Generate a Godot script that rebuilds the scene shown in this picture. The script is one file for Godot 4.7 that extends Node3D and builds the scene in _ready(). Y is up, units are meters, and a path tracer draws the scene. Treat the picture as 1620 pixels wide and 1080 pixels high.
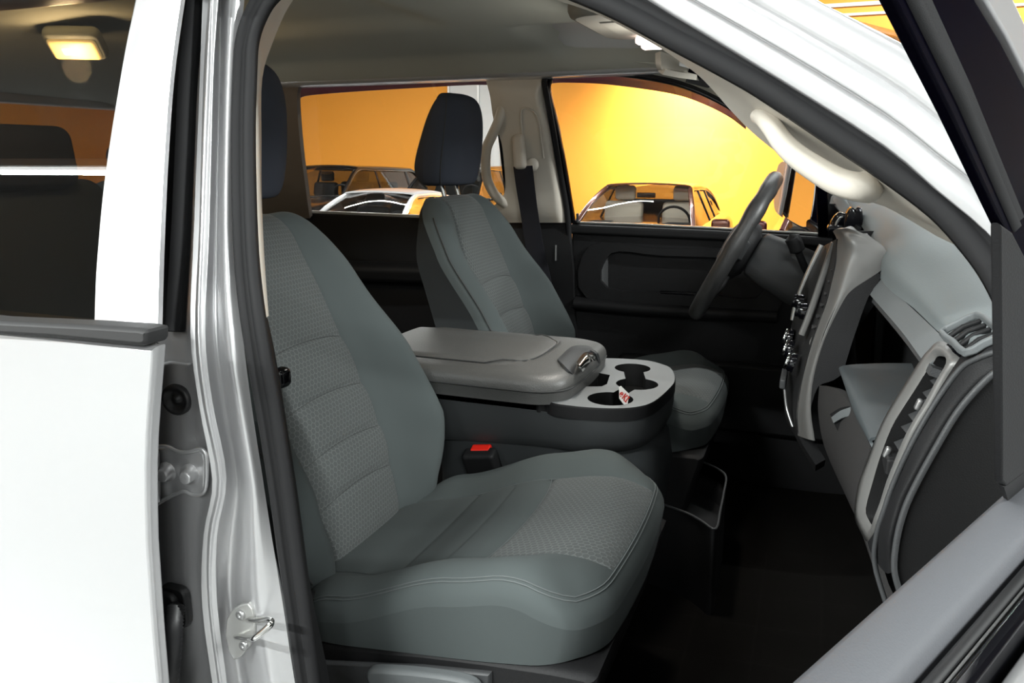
extends Node3D
# A pickup cab seen through its open front passenger door, in a showroom.
# x runs forward along the truck, y up, z towards the passenger side; metres.

var M := {}

func V(x: float, y: float, z: float) -> Vector3: return Vector3(x, y, z)
func W(x: float, y: float) -> Vector2: return Vector2(x, y)

# ---------------------------------------------------------------- mesh builder
class MB:
	var v := PackedVector3Array()
	var n := PackedVector3Array()
	var uv := PackedVector2Array()
	var ix := PackedInt32Array()

	func mesh() -> ArrayMesh:
		var a := []
		a.resize(Mesh.ARRAY_MAX)
		a[Mesh.ARRAY_VERTEX] = v
		a[Mesh.ARRAY_NORMAL] = n
		a[Mesh.ARRAY_TEX_UV] = uv
		a[Mesh.ARRAY_INDEX] = ix
		var m := ArrayMesh.new()
		m.add_surface_from_arrays(Mesh.PRIMITIVE_TRIANGLES, a)
		return m

	# rows of points; cu closes each row, cv closes the last row to the first; smooth normals
	func grid(rows: Array, cu := false, cv := false, flip := false, uvs := []) -> MB:
		var R := rows.size()
		var K: int = rows[0].size()
		var b := v.size()
		var nn := PackedVector3Array()
		nn.resize(R * K)
		for r in R:
			var l := 0.0
			for k in K:
				v.append(rows[r][k])
				if k > 0: l += (rows[r][k] - rows[r][k - 1]).length()
				if uvs.size(): uv.append(uvs[r][k])
				else: uv.append(Vector2(l, r * 0.02))
		for r in (R if cv else R - 1):
			var r2 := (r + 1) % R
			for k in (K if cu else K - 1):
				var k2 := (k + 1) % K
				var q := [r * K + k, r * K + k2, r2 * K + k2, r2 * K + k]
				for t in [[0, 1, 2], [0, 2, 3]]:
					var i0: int = q[t[0]]
					var i1: int = q[t[1]]
					var i2: int = q[t[2]]
					if flip:
						var s := i1
						i1 = i2
						i2 = s
					var c := (v[b + i2] - v[b + i0]).cross(v[b + i1] - v[b + i0])
					nn[i0] += c
					nn[i1] += c
					nn[i2] += c
					ix.append_array([b + i0, b + i1, b + i2])
		for k in nn: n.append(k.normalized() if k.length() > 1e-14 else Vector3.UP)
		return self

	# flat polygon of points that lie about in a plane; want = the way it faces
	func poly(p: Array, want: Vector3) -> MB:
		var w := want.normalized()
		var ax := w.cross(Vector3(0.31, 0.87, 0.38)).normalized()
		var ay := w.cross(ax)
		var q := PackedVector2Array()
		for k in p: q.append(Vector2(k.dot(ax), k.dot(ay)))
		var b := v.size()
		for k in p:
			v.append(k)
			n.append(w)
			uv.append(Vector2(k.dot(ax), k.dot(ay)))
		var t := Geometry2D.triangulate_polygon(q)
		for i in range(0, t.size(), 3):
			var c: Vector3 = (p[t[i + 2]] - p[t[i]]).cross(p[t[i + 1]] - p[t[i]])
			if c.dot(w) >= 0: ix.append_array([b + t[i], b + t[i + 1], b + t[i + 2]])
			else: ix.append_array([b + t[i], b + t[i + 2], b + t[i + 1]])
		return self

	# outline (x, y) in frame f, thick along the frame's z from 0 to d, edges rounded by e
	func slab(o: Array, f: Transform3D, d: float, e := 0.003) -> MB:
		var p := PackedVector2Array(o)
		if Geometry2D.is_polygon_clockwise(p): p.reverse()
		var K := p.size()
		var ins := []
		for k in K:
			var a := (p[k] - p[(k + K - 1) % K]).normalized()
			var c := (p[(k + 1) % K] - p[k]).normalized()
			var m := Vector2(-a.y - c.y, a.x + c.x)
			m = m.normalized() / maxf(0.35, sqrt(maxf(0.0, (1 + a.dot(c)) / 2)))
			ins.append(m)
		var z := f.basis.z * d
		var rows := []
		for s in [[1.0, 0.0], [0.3, 0.3], [0.0, 1.0]]:
			var r := PackedVector3Array()
			for k in K:
				var q: Vector2 = p[k] + ins[k] * e * s[0]
				r.append(f * Vector3(q.x, q.y, minf(e, absf(d) * 0.5) * s[1] * signf(d)))
			rows.append(r)
		for s in [[0.0, 1.0], [0.3, 0.3], [1.0, 0.0]]:
			var r := PackedVector3Array()
			for k in K:
				var q: Vector2 = p[k] + ins[k] * e * s[0]
				r.append(f * Vector3(q.x, q.y, d - minf(e, absf(d) * 0.5) * s[1] * signf(d)))
			rows.append(r)
		# sides: split at corners so flat sides stay flat
		for k in K:
			var k2 := (k + 1) % K
			var b := v.size()
			for s in rows.size():
				for kk in [k, k2]:
					v.append(rows[s][kk])
					uv.append(Vector2(kk * 0.02, s * 0.01))
					var e1 := (p[k2] - p[k]).normalized()
					var nb: int = (k + K - 1) % K if kk == k else (k2 + 1) % K
					var e2 := ((p[k] - p[nb]) if kk == k else (p[nb] - p[k2])).normalized()
					var nn := Vector2(e1.y, -e1.x)
					if e1.dot(e2) > 0.75: nn = (nn + Vector2(e2.y, -e2.x)).normalized()
					var up: float = [-0.9, -0.5, 0.0, 0.0, 0.5, 0.9][s] * signf(d)
					n.append((f.basis * Vector3(nn.x * (1 - absf(up) * 0.5), nn.y * (1 - absf(up) * 0.5), up)).normalized())
			for s in rows.size() - 1:
				var i := b + s * 2
				var c := (v[i + 3] - v[i]).cross(v[i + 1] - v[i])
				if c.dot(n[i]) + c.dot(n[i + 1]) + c.dot(n[i + 2]) >= 0: ix.append_array([i, i + 1, i + 3, i, i + 3, i + 2])
				else: ix.append_array([i, i + 3, i + 1, i, i + 2, i + 3])
		poly(Array(rows[0]), -z)
		poly(Array(rows[5]), z)
		return self

	# a bar swept along a path; prof = (across, out) points; hint = the way "out" looks
	func sweep(path: Array, prof: Array, hint: Variant, closed_prof := true, closed_path := false, caps := true, scale: Array = []) -> MB:
		var rows := []
		var P := path.size()
		for i in P:
			var a: Vector3 = path[(i + P - 1) % P] if closed_path else path[maxi(i - 1, 0)]
			var c: Vector3 = path[(i + 1) % P] if closed_path else path[mini(i + 1, P - 1)]
			var t := (c - a).normalized()
			var h: Vector3 = hint[i] if hint is Array else hint
			var o := (h - t * h.dot(t)).normalized()
			var s := t.cross(o)
			var k: float = scale[i] if scale.size() else 1.0
			var r := PackedVector3Array()
			for q in prof: r.append(path[i] + (s * q.x + o * q.y) * k)
			rows.append(r)
		grid(rows, closed_prof, closed_path)
		if caps and closed_prof and not closed_path:
			poly(Array(rows[0]), path[0] - path[1])
			poly(Array(rows[P - 1]), path[P - 1] - path[P - 2])
		return self

	func tube(path: Array, r: Variant, seg := 10, closed := false) -> MB:
		var P := path.size()
		var rows := []
		var o := Vector3.ZERO
		for i in P:
			var a: Vector3 = path[(i + P - 1) % P] if closed else path[maxi(i - 1, 0)]
			var c: Vector3 = path[(i + 1) % P] if closed else path[mini(i + 1, P - 1)]
			var t := (c - a).normalized()
			if o == Vector3.ZERO: o = t.cross(Vector3(0.3, 0.2, 0.93) if absf(t.z) < 0.8 else Vector3(0.9, 0.4, 0.1)).normalized()
			o = (o - t * o.dot(t)).normalized()
			var s := t.cross(o)
			var rad: float = r[i] if r is Array else r
			if not closed and i == 0:
				for e in [0.02, 0.6, 0.9]: rows.append(ring(path[i] - t * rad * (1 - e) * 0.6, s * rad * e, o * rad * e, seg))
			rows.append(ring(path[i], s * rad, o * rad, seg))
			if not closed and i == P - 1:
				for e in [0.9, 0.6, 0.02]: rows.append(ring(path[i] + t * rad * (1 - e) * 0.6, s * rad * e, o * rad * e, seg))
		return grid(rows, true, closed)

	func ring(c: Vector3, a: Vector3, b: Vector3, seg: int) -> PackedVector3Array:
		var r := PackedVector3Array()
		for k in seg: r.append(c + a * cos(TAU * k / seg) + b * sin(TAU * k / seg))
		return r

	# profile (radius, height) turned round the frame's y
	func lathe(prof: Array, f: Transform3D, seg := 24) -> MB:
		var rows := []
		for q in prof: rows.append(ring(f * Vector3(0, q.y, 0), f.basis.x * maxf(q.x, 1e-5), f.basis.z * maxf(q.x, 1e-5), seg))
		return grid(rows, true)

	func rbox(c: Vector3, size: Vector3, r: float, f := Basis.IDENTITY) -> MB:
		var h := size / 2
		r = minf(r, minf(h.x, minf(h.y, h.z)))
		var core := h - Vector3(r, r, r)
		var ts := [-1.0, -0.75, -0.4, 0.0, 0.0, 0.4, 0.75, 1.0]
		for ax in 3:
			for s in [-1.0, 1.0]:
				var rows := []
				for i in 8:
					var row := PackedVector3Array()
					for j in 8:
						var d := Vector3.ZERO
						d[ax] = s
						d[(ax + 1) % 3] = ts[i]
						d[(ax + 2) % 3] = ts[j]
						var q := Vector3.ZERO
						q[ax] = s * core[ax]
						q[(ax + 1) % 3] = core[(ax + 1) % 3] * (-1.0 if i < 4 else 1.0)
						q[(ax + 2) % 3] = core[(ax + 2) % 3] * (-1.0 if j < 4 else 1.0)
						row.append(c + f * (q + d.normalized() * r))
					rows.append(row)
				grid(rows, false, false, s > 0)
		return self

	# a smooth surface through a net of points, th thick away from its face (th < 0: to the other side)
	func patch(net: Array, nu := 4, nv := 4, th := 0.0) -> MB:
		var cols := []
		for row in net: cols.append(MB.spline(row, nu))
		var out := []
		var K: int = cols[0].size()
		for k in K:
			var c := []
			for r in cols.size(): c.append(cols[r][k])
			out.append(MB.spline(c, nv))
		var rows := []
		for r in out[0].size():
			var row := PackedVector3Array()
			for k in K: row.append(out[k][r])
			rows.append(row)
		return sheet(rows, th)

	func sheet(rows: Array, th: float) -> MB:
		var b := n.size()
		var K: int = rows[0].size()
		grid(rows)
		if th == 0.0: return self
		var back := []
		for r in rows.size():
			var row := PackedVector3Array()
			for k in K: row.append(rows[r][k] - n[b + r * K + k] * th)
			back.append(row)
		grid(back, false, false, true)
		var rim := PackedVector3Array()
		var rim2 := PackedVector3Array()
		var R := rows.size()
		for e in [[range(K), 0], [range(R), 1], [range(K - 1, -1, -1), 2], [range(R - 1, -1, -1), 3]]:
			var p1 := PackedVector3Array()
			var p2 := PackedVector3Array()
			for i in e[0]:
				var r: int = [0, i, R - 1, i][e[1]]
				var k: int = [i, K - 1, i, 0][e[1]]
				p1.append(rows[r][k])
				p2.append(back[r][k])
			grid([p1, p2], false, false, true)
		return self

	static func spline(p: Array, m: int, closed := false) -> Array:
		if m <= 1 or p.size() < 2: return p
		var o := []
		var K := p.size()
		for i in (K if closed else K - 1):
			var a: Variant = p[(i + K - 1) % K] if closed or i > 0 else p[0] * 2.0 - p[1]
			var b: Variant = p[i]
			var c: Variant = p[(i + 1) % K]
			var d: Variant = p[(i + 2) % K] if closed or i < K - 2 else p[K - 1] * 2.0 - p[K - 2]
			for j in m:
				var t := float(j) / m
				o.append((b * 2.0 + (c - a) * t + (a * 2.0 - b * 5.0 + c * 4.0 - d) * (t * t) + (b * 3.0 - a - c * 3.0 + d) * (t * t * t)) * 0.5)
		if not closed: o.append(p[K - 1])
		return o

func sp(p: Array, m := 5, closed := false) -> Array: return MB.spline(p, m, closed)

func rrect(w: float, h: float, r: float, c := Vector2.ZERO, seg := 5) -> Array:
	var o := []
	for k in 4:
		var cc: Vector2 = Vector2(w / 2 - r, h / 2 - r) * [Vector2(1, 1), Vector2(-1, 1), Vector2(-1, -1), Vector2(1, -1)][k]
		for i in seg + 1:
			var a := PI / 2 * (k + float(i) / seg)
			o.append(c + cc + Vector2(cos(a), sin(a)) * r)
	return o

func oval(w: float, h: float, seg := 12) -> Array:
	var o := []
	for k in seg: o.append(Vector2(cos(TAU * k / seg) * w / 2, sin(TAU * k / seg) * h / 2))
	return o

# the ring between two outlines with as many points each, d thick
func ring_slab(outer: Array, inner: Array, f: Transform3D, d: float) -> MB:
	var rows := []
	for s in [[inner, 0.0], [inner, 1.0], [outer, 1.0], [outer, 0.0]]:
		var r := PackedVector3Array()
		for q in s[0]: r.append(f * Vector3(q.x, q.y, d * s[1]))
		rows.append(r)
	var m := MB.new()
	for k in 4: m.grid([rows[k], rows[(k + 1) % 4]], true)
	return m

# ---------------------------------------------------------------- nodes
func where(o: Node) -> Vector3:
	var p := Vector3.ZERO
	while o is Node3D and o != self:
		p += o.position
		o = o.get_parent()
	return p

func tag(o: Node, label: String, category := "", group := "", kind := "") -> Node:
	if label: o.set_meta("label", label)
	if category: o.set_meta("category", category)
	if group: o.set_meta("group", group)
	if kind: o.set_meta("kind", kind)
	return o

func named(s: String, parent: Node) -> String:
	if not parent.has_node(s): return s
	var k := 1
	while parent.has_node("%s_%03d" % [s, k]): k += 1
	return "%s_%03d" % [s, k]

func thing(called: String, at: Vector3, label: String, category: String, group := "", kind := "thing") -> Node3D:
	var o := Node3D.new()
	o.name = named(called, self)
	add_child(o, true)
	o.position = at
	return tag(o, label, category, group, kind)

# one mesh under parent, its points given in the world's metres
func obj(called: String, m: Variant, mat: Material, parent: Node = self, label := "") -> MeshInstance3D:
	var o := MeshInstance3D.new()
	o.name = named(called, parent)
	o.mesh = m.mesh() if m is MB else m
	o.material_override = mat
	parent.add_child(o, true)
	o.position = -where(parent)
	if label: o.set_meta("label", label)
	return o

# one mesh under parent, its points given in the parent's own metres
func loc(called: String, m: Variant, mat: Material, parent: Node) -> MeshInstance3D:
	var o := obj(called, m, mat, parent)
	o.position = Vector3.ZERO
	return o

func copy(o: Node3D, at: Vector3, label: String) -> Node3D:
	var c: Node3D = o.duplicate()
	c.name = named(String(o.name).rstrip("_0123456789"), self)
	add_child(c, true)
	c.position = at
	c.set_meta("label", label)
	return c

# ---------------------------------------------------------------- materials
func mat(c: Color, rough: float, metal := 0.0, spec := 0.5) -> StandardMaterial3D:
	var m := StandardMaterial3D.new()
	m.albedo_color = c
	m.roughness = rough
	m.metallic = metal
	m.metallic_specular = spec
	return m

func lit(c: Color, e: float) -> StandardMaterial3D:
	var m := mat(c, 0.5)
	m.emission_enabled = true
	m.emission = c
	m.emission_energy_multiplier = e
	return m

func glass(c: Color, a: float) -> StandardMaterial3D:
	var m := mat(Color(c.r, c.g, c.b, a), 0.0)
	m.transparency = BaseMaterial3D.TRANSPARENCY_ALPHA
	return m

func grain(m: StandardMaterial3D, freq: float, depth: float, scale: float, cell := false) -> StandardMaterial3D:
	var t := NoiseTexture2D.new()
	t.width = 512
	t.height = 512
	t.seamless = true
	var f := FastNoiseLite.new()
	f.seed = 7
	f.frequency = freq
	f.noise_type = FastNoiseLite.TYPE_CELLULAR if cell else FastNoiseLite.TYPE_SIMPLEX_SMOOTH
	t.noise = f
	m.heightmap_enabled = true
	m.heightmap_texture = t
	m.heightmap_scale = depth
	m.uv1_triplanar = true
	m.uv1_scale = Vector3(scale, scale, scale)
	return m

# a woven honeycomb: pale thread outlines round slightly sunken cells
func honeycomb() -> StandardMaterial3D:
	var w := 208
	var h := 180
	var a := Image.create(w, h, false, Image.FORMAT_RGB8)
	var b := Image.create(w, h, false, Image.FORMAT_RGB8)
	var rng := RandomNumberGenerator.new()
	rng.seed = 5
	for y in h:
		for x in w:
			var best := 9.0
			var second := 9.0
			for r in range(-1, 6):
				for c in range(-1, 6):
					var dx: float = absf(x / 52.0 - (c + (0.5 if r % 2 else 0.0)))
					var dy: float = absf(y / 45.0 - r) * 0.866
					var d := sqrt(dx * dx + dy * dy)
					if d < best:
						second = best
						best = d
					elif d < second: second = d
			var edge := 1.0 - smoothstep(0.05, 0.2, second - best)
			var j := rng.randf_range(-0.035, 0.035)
			var s := 0.305 + 0.075 * edge + j
			a.set_pixel(x, y, Color(s * 0.975, s * 1.015, s * 1.01))
			b.set_pixel(x, y, Color(edge, edge, edge) * 0.8 + Color(0.1, 0.1, 0.1) * rng.randf())
	var m := mat(Color.WHITE, 0.95, 0, 0.2)
	m.albedo_texture = ImageTexture.create_from_image(a)
	m.heightmap_enabled = true
	m.heightmap_texture = ImageTexture.create_from_image(b)
	m.heightmap_scale = 0.06
	m.uv1_scale = Vector3(1 / 0.040, 1 / 0.0346, 1)
	m.rim_enabled = true
	m.rim = 0.2
	return m

func make_materials() -> void:
	M.silver = mat(Color(0.765, 0.765, 0.77), 0.32, 0.6)
	M.silver.clearcoat_enabled = true
	M.silver.clearcoat = 0.6
	M.silver.clearcoat_roughness = 0.08
	M.seal = grain(mat(Color(0.10, 0.10, 0.105), 0.7, 0, 0.35), 0.2, 0.02, 20)
	M.rubber = mat(Color(0.1, 0.1, 0.105), 0.5)
	M.beige = grain(mat(Color(0.77, 0.745, 0.70), 0.55), 0.15, 0.015, 14)
	M.headliner = grain(mat(Color(0.70, 0.705, 0.67), 0.95, 0, 0.1), 0.3, 0.03, 10)
	M.cpillar = grain(mat(Color(0.42, 0.39, 0.36), 0.8), 0.3, 0.03, 10)
	M.black = grain(mat(Color(0.08, 0.08, 0.085), 0.62, 0, 0.38), 0.12, 0.03, 10, true)
	M.gloss = mat(Color(0.03, 0.03, 0.045), 0.12)
	M.door_black = mat(Color(0.02, 0.018, 0.05), 0.2, 0, 0.1)
	M.carpet = grain(mat(Color(0.10, 0.095, 0.09), 1.0, 0, 0.1), 0.45, 0.3, 8)
	M.slate = grain(mat(Color(0.37, 0.385, 0.39), 0.6), 0.12, 0.02, 10, true)
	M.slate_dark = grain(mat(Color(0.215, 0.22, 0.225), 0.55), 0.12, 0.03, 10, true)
	M.top_pad = grain(mat(Color(0.42, 0.445, 0.45), 0.62), 0.12, 0.03, 8, true)
	M.bezel = mat(Color(0.42, 0.417, 0.41), 0.42, 0.3)
	M.bright = mat(Color(0.75, 0.75, 0.74), 0.3, 0.7)
	M.leather = grain(mat(Color(0.325, 0.325, 0.32), 0.42), 0.06, 0.05, 12, true)
	M.wheel_leather = grain(mat(Color(0.2, 0.2, 0.2), 0.4), 0.06, 0.04, 14, true)
	M.vinyl = grain(mat(Color(0.20, 0.21, 0.215), 0.6), 0.1, 0.02, 12, true)
	M.tray = grain(mat(Color(0.46, 0.47, 0.475), 0.5), 0.35, 0.03, 8)
	M.fabric = grain(mat(Color(0.29, 0.312, 0.312), 0.95, 0, 0.2), 0.4, 0.03, 20)
	M.fabric.rim_enabled = true
	M.fabric.rim = 0.2
	M.side_fabric = grain(mat(Color(0.20, 0.21, 0.215), 0.9, 0, 0.2), 0.4, 0.03, 20)
	M.hex = honeycomb()
	M.head_fabric = grain(mat(Color(0.25, 0.265, 0.30), 0.95, 0, 0.2), 0.4, 0.03, 20)
	M.thread = mat(Color(0.21, 0.215, 0.215), 0.8)
	M.chrome = mat(Color(0.86, 0.86, 0.85), 0.12, 1.0)
	M.steel = mat(Color(0.6, 0.6, 0.6), 0.35, 0.8)
	M.belt = grain(mat(Color(0.10, 0.10, 0.13), 0.75), 0.5, 0.03, 30)
	M.red = mat(Color(0.86, 0.14, 0.09), 0.45)
	M.card = mat(Color(0.92, 0.91, 0.89), 0.5)
	M.card_red = mat(Color(0.78, 0.16, 0.06), 0.6)
	M.pane = glass(Color(0.05, 0.06, 0.055), 0.06)
	M.privacy = glass(Color(0.02, 0.02, 0.022), 0.45)
	M.visor_tint = mat(Color(0.38, 0.16, 0.27, 0.87), 0.3)
	M.visor_tint.transparency = BaseMaterial3D.TRANSPARENCY_ALPHA
	M.mirror = mat(Color(0.92, 0.92, 0.92), 0.02, 1.0)
	M.orange = grain(mat(Color(0.975, 0.655, 0.24), 0.62, 0, 0.4), 0.3, 0.02, 1)
	M.orange_panel = mat(Color(0.975, 0.62, 0.14), 0.5)
	M.white = mat(Color(0.86, 0.86, 0.85), 0.6)
	M.floor = grain(mat(Color(0.40, 0.40, 0.395), 0.3), 0.02, 0.02, 0.5)
	M.ceiling = mat(Color(0.3, 0.3, 0.29), 0.9)
	M.wall = mat(Color(0.70, 0.71, 0.71), 0.8)
	M.tyre = mat(Color(0.06, 0.06, 0.06), 0.8)
	M.console_grey = grain(mat(Color(0.46, 0.45, 0.42), 0.7), 0.15, 0.015, 14)
	M.shelf = grain(mat(Color(0.23, 0.252, 0.262), 0.6), 0.12, 0.02, 10, true)
	M.glove = grain(mat(Color(0.165, 0.16, 0.16), 0.6), 0.12, 0.02, 10, true)
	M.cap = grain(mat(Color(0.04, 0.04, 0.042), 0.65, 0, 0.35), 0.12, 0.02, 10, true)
	M.moulding = grain(mat(Color(0.17, 0.17, 0.172), 0.6, 0, 0.4), 0.2, 0.02, 20)
	M.stitch = mat(Color(0.34, 0.36, 0.36), 0.8)
	M.sill = grain(mat(Color(0.335, 0.34, 0.355), 0.65, 0, 0.35), 0.12, 0.02, 10, true)
	M.cream = grain(mat(Color(0.84, 0.80, 0.72), 0.6), 0.1, 0.02, 8, true)

# ---------------------------------------------------------------- the scene
func _ready() -> void:
	camera_and_light()
	make_materials()
	showroom()
	lamps()
	truck_body()
	near_rear_door()
	open_door()
	far_side()
	roof_lining()
	rear_seat()
	seats()
	console()
	dashboard()
	wheel()
	showroom_cars()

func camera_and_light() -> void:
	var cam := Camera3D.new()
	cam.name = "camera"
	cam.fov = 2.0 * rad_to_deg(atan(540.0 / 1260.0))
	cam.near = 0.05
	cam.far = 100.0
	cam.position = V(0, 1.70, 1.62)
	cam.rotation_degrees = V(-13, 21, 0)
	add_child(cam)
	cam.current = true
	var we := WorldEnvironment.new()
	we.name = "environment"
	var e := Environment.new()
	e.background_mode = Environment.BG_COLOR
	e.background_color = Color(0.02, 0.02, 0.02)
	e.tonemap_mode = Environment.TONE_MAPPER_LINEAR
	e.tonemap_exposure = 1.7
	e.sdfgi_enabled = true
	e.ssao_enabled = true
	e.ssil_enabled = true
	we.environment = e
	add_child(we)

# ceiling tubes: a closed housing with a glowing diffuser and an area light of its size just below it
func lamps() -> void:
	strip_lamp(V(-5.4, 4.42, 4.65), 8.4, 135, "long ceiling tube lamp over the floor beside the truck's rear door")
	strip_lamp(V(-0.6, 4.42, 1.55), 4.4, 1.0, "long ceiling tube lamp right above the open passenger door")
	strip_lamp(V(5.2, 4.42, 0.9), 4.0, 62, "ceiling tube lamp above the truck's bonnet")
	strip_lamp(V(3.0, 4.42, 6.8), 4.0, 50, "ceiling tube lamp ahead of the truck on the open door's side")
	strip_lamp(V(-1.2, 4.42, -3.4), 5.0, 14, "ceiling tube lamp over the driver's side of the truck")
	strip_lamp(V(-5.5, 4.42, -9.2), 7.0, 34, "ceiling tube lamp over the rows of parked cars")
	strip_lamp(V(-11.0, 4.42, -4.0), 4.0, 36, "ceiling tube lamp near the orange wall behind the truck")
	strip_lamp(V(2.5, 4.42, -9.2), 5.0, 26, "ceiling tube lamp over the maroon car by the orange wall")
	# the wall washer that whitens the orange wall
	var t := thing("wall_washer", V(-2.35, 4.0, -12.3), "round spotlight under the ceiling aimed at the orange wall", "spotlight")
	var f := Transform3D(Basis(V(1, 0, 0), -0.9), V(-2.35, 4.05, -12.3))
	obj("can", MB.new().lathe([W(0.0, 0.16), W(0.08, 0.155), W(0.1, 0.13), W(0.105, 0.0), W(0.098, -0.005), W(0.09, 0.0), W(0.085, 0.1), W(0, 0.1)], f), M.wall, t)
	obj("lamp_lens", MB.new().lathe([W(0, 0.03), W(0.084, 0.03), W(0.084, 0.02), W(0, 0.02)], f), lit(Color(1, 0.95, 0.85), 6.0), t)
	obj("stem", MB.new().tube([V(-2.35, 4.2, -12.3), V(-2.35, 4.5, -12.3)], 0.015), M.wall, t)
	var s := SpotLight3D.new()
	s.name = "wall_washer_light"
	s.light_color = Color(1, 0.96, 0.88)
	s.light_energy = 55.0
	s.light_size = 0.08
	s.spot_angle = 62
	s.spot_angle_attenuation = 1.0
	s.spot_range = 30
	s.spot_attenuation = 2.0
	s.shadow_enabled = true
	add_child(s)
	s.look_at_from_position(V(-2.35, 3.98, -12.38), V(-2.1, 2.2, -14.0))

func strip_lamp(at: Vector3, length: float, energy: float, label: String) -> void:
	var t := thing("ceiling_lamp", at, label, "ceiling lamp", "ceiling tube lamps")
	obj("housing", MB.new().rbox(at + V(0, 0.055, 0), V(length, 0.07, 0.09), 0.01), M.white, t)
	obj("lamp_diffuser", MB.new().rbox(at + V(0, 0.01, 0), V(length - 0.04, 0.03, 0.055), 0.012), lit(Color(0.975, 0.992, 0.985), 5.0), t)
	for s in [-1, 1]: obj("hanger", MB.new().tube([at + V(s * length * 0.4, 0.08, 0), at + V(s * length * 0.4, 0.2, 0)], 0.006, 6), M.steel, t)
	var l := AreaLight3D.new()
	l.name = named("ceiling_lamp_light", self)
	l.area_size = Vector2(length - 0.04, 0.055)
	l.light_color = Color(0.975, 0.992, 0.985)
	l.light_energy = energy
	l.area_range = 40
	l.area_attenuation = 2.0
	l.shadow_enabled = true
	add_child(l)
	l.position = at + V(0, -0.012, 0)
	l.rotation_degrees = V(-90, 0, 0)

func struct(called: String, m: MB, material: Material, label: String) -> MeshInstance3D:
	var o := obj(called, m, material)
	tag(o, label, "", "", "structure")
	return o

func box(a: Vector3, b: Vector3, r := 0.004) -> MB:
	return MB.new().rbox((a + b) / 2, (b - a).abs(), r)

func showroom() -> void:
	struct("floor", box(V(-16, -0.2, -14.4), V(10, 0, 9.2)), M.floor, "grey polished showroom floor")
	struct("ceiling", box(V(-16, 4.62, -14.4), V(10, 4.8, 9.2)), M.ceiling, "showroom ceiling")
	var w := struct("wall_back", box(V(-16, 0, -14.4), V(10, 4.62, -14.0)), M.orange, "smooth orange showroom wall behind the parked cars")
	struct("wall_front", box(V(-16, 0, 9), V(10, 4.62, 9.2)), M.wall, "plain showroom wall behind the viewer")
	struct("wall_left", box(V(-16.2, 0, -14.4), V(-16, 4.62, 9.2)), M.orange, "orange showroom wall far behind the truck")
	struct("wall_right", box(V(10, 0, -14.4), V(10.2, 4.62, 9.2)), M.wall, "plain showroom wall ahead of the truck")
	# white panel column on the orange wall
	var c := thing("display_board", V(-6.75, 0, -13.97), "white upright panel with a narrow frame on the orange wall", "panel")
	obj("panel", box(V(-7.38, 0.0, -14.0), V(-6.20, 4.6, -13.92)), M.white, c)
	for x in [-7.38, -6.72, -6.22]: obj("frame_strip", box(V(x, 0.0, -13.93), V(x + 0.05, 4.6, -13.89)), M.bright, c)
	# sectional orange cladding with white rails, up ahead
	var g := thing("wall_cladding", V(1.4, 2.4, -11.0), "orange cladding of wide panels between white rails above the windscreen", "cladding")
	var rails := [2.62, 2.99, 3.18, 3.28, 3.62, 3.75, 4.2]
	var thick := [0.05, 0.03, 0.07, 0.03, 0.035, 0.05, 0.05]
	for k in rails.size():
		obj("rail", box(V(-0.7, rails[k] - thick[k] / 2, -11.09), V(4.4, rails[k] + thick[k] / 2, -10.97), 0.006), M.white, g)
		if k < rails.size() - 1:
			for x in [[-0.7, 0.752], [0.758, 2.6], [2.606, 4.4]]:
				obj("panel", box(V(x[0], rails[k] + thick[k] / 2 + 0.003, -11.07), V(x[1], rails[k + 1] - thick[k + 1] / 2 - 0.003, -11.01), 0.004), M.orange_panel, g)
	for x in [-0.62, 4.32]: obj("hanger", box(V(x - 0.03, 2.6, -11.13), V(x + 0.03, 4.62, -11.09)), M.white, g)

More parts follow.
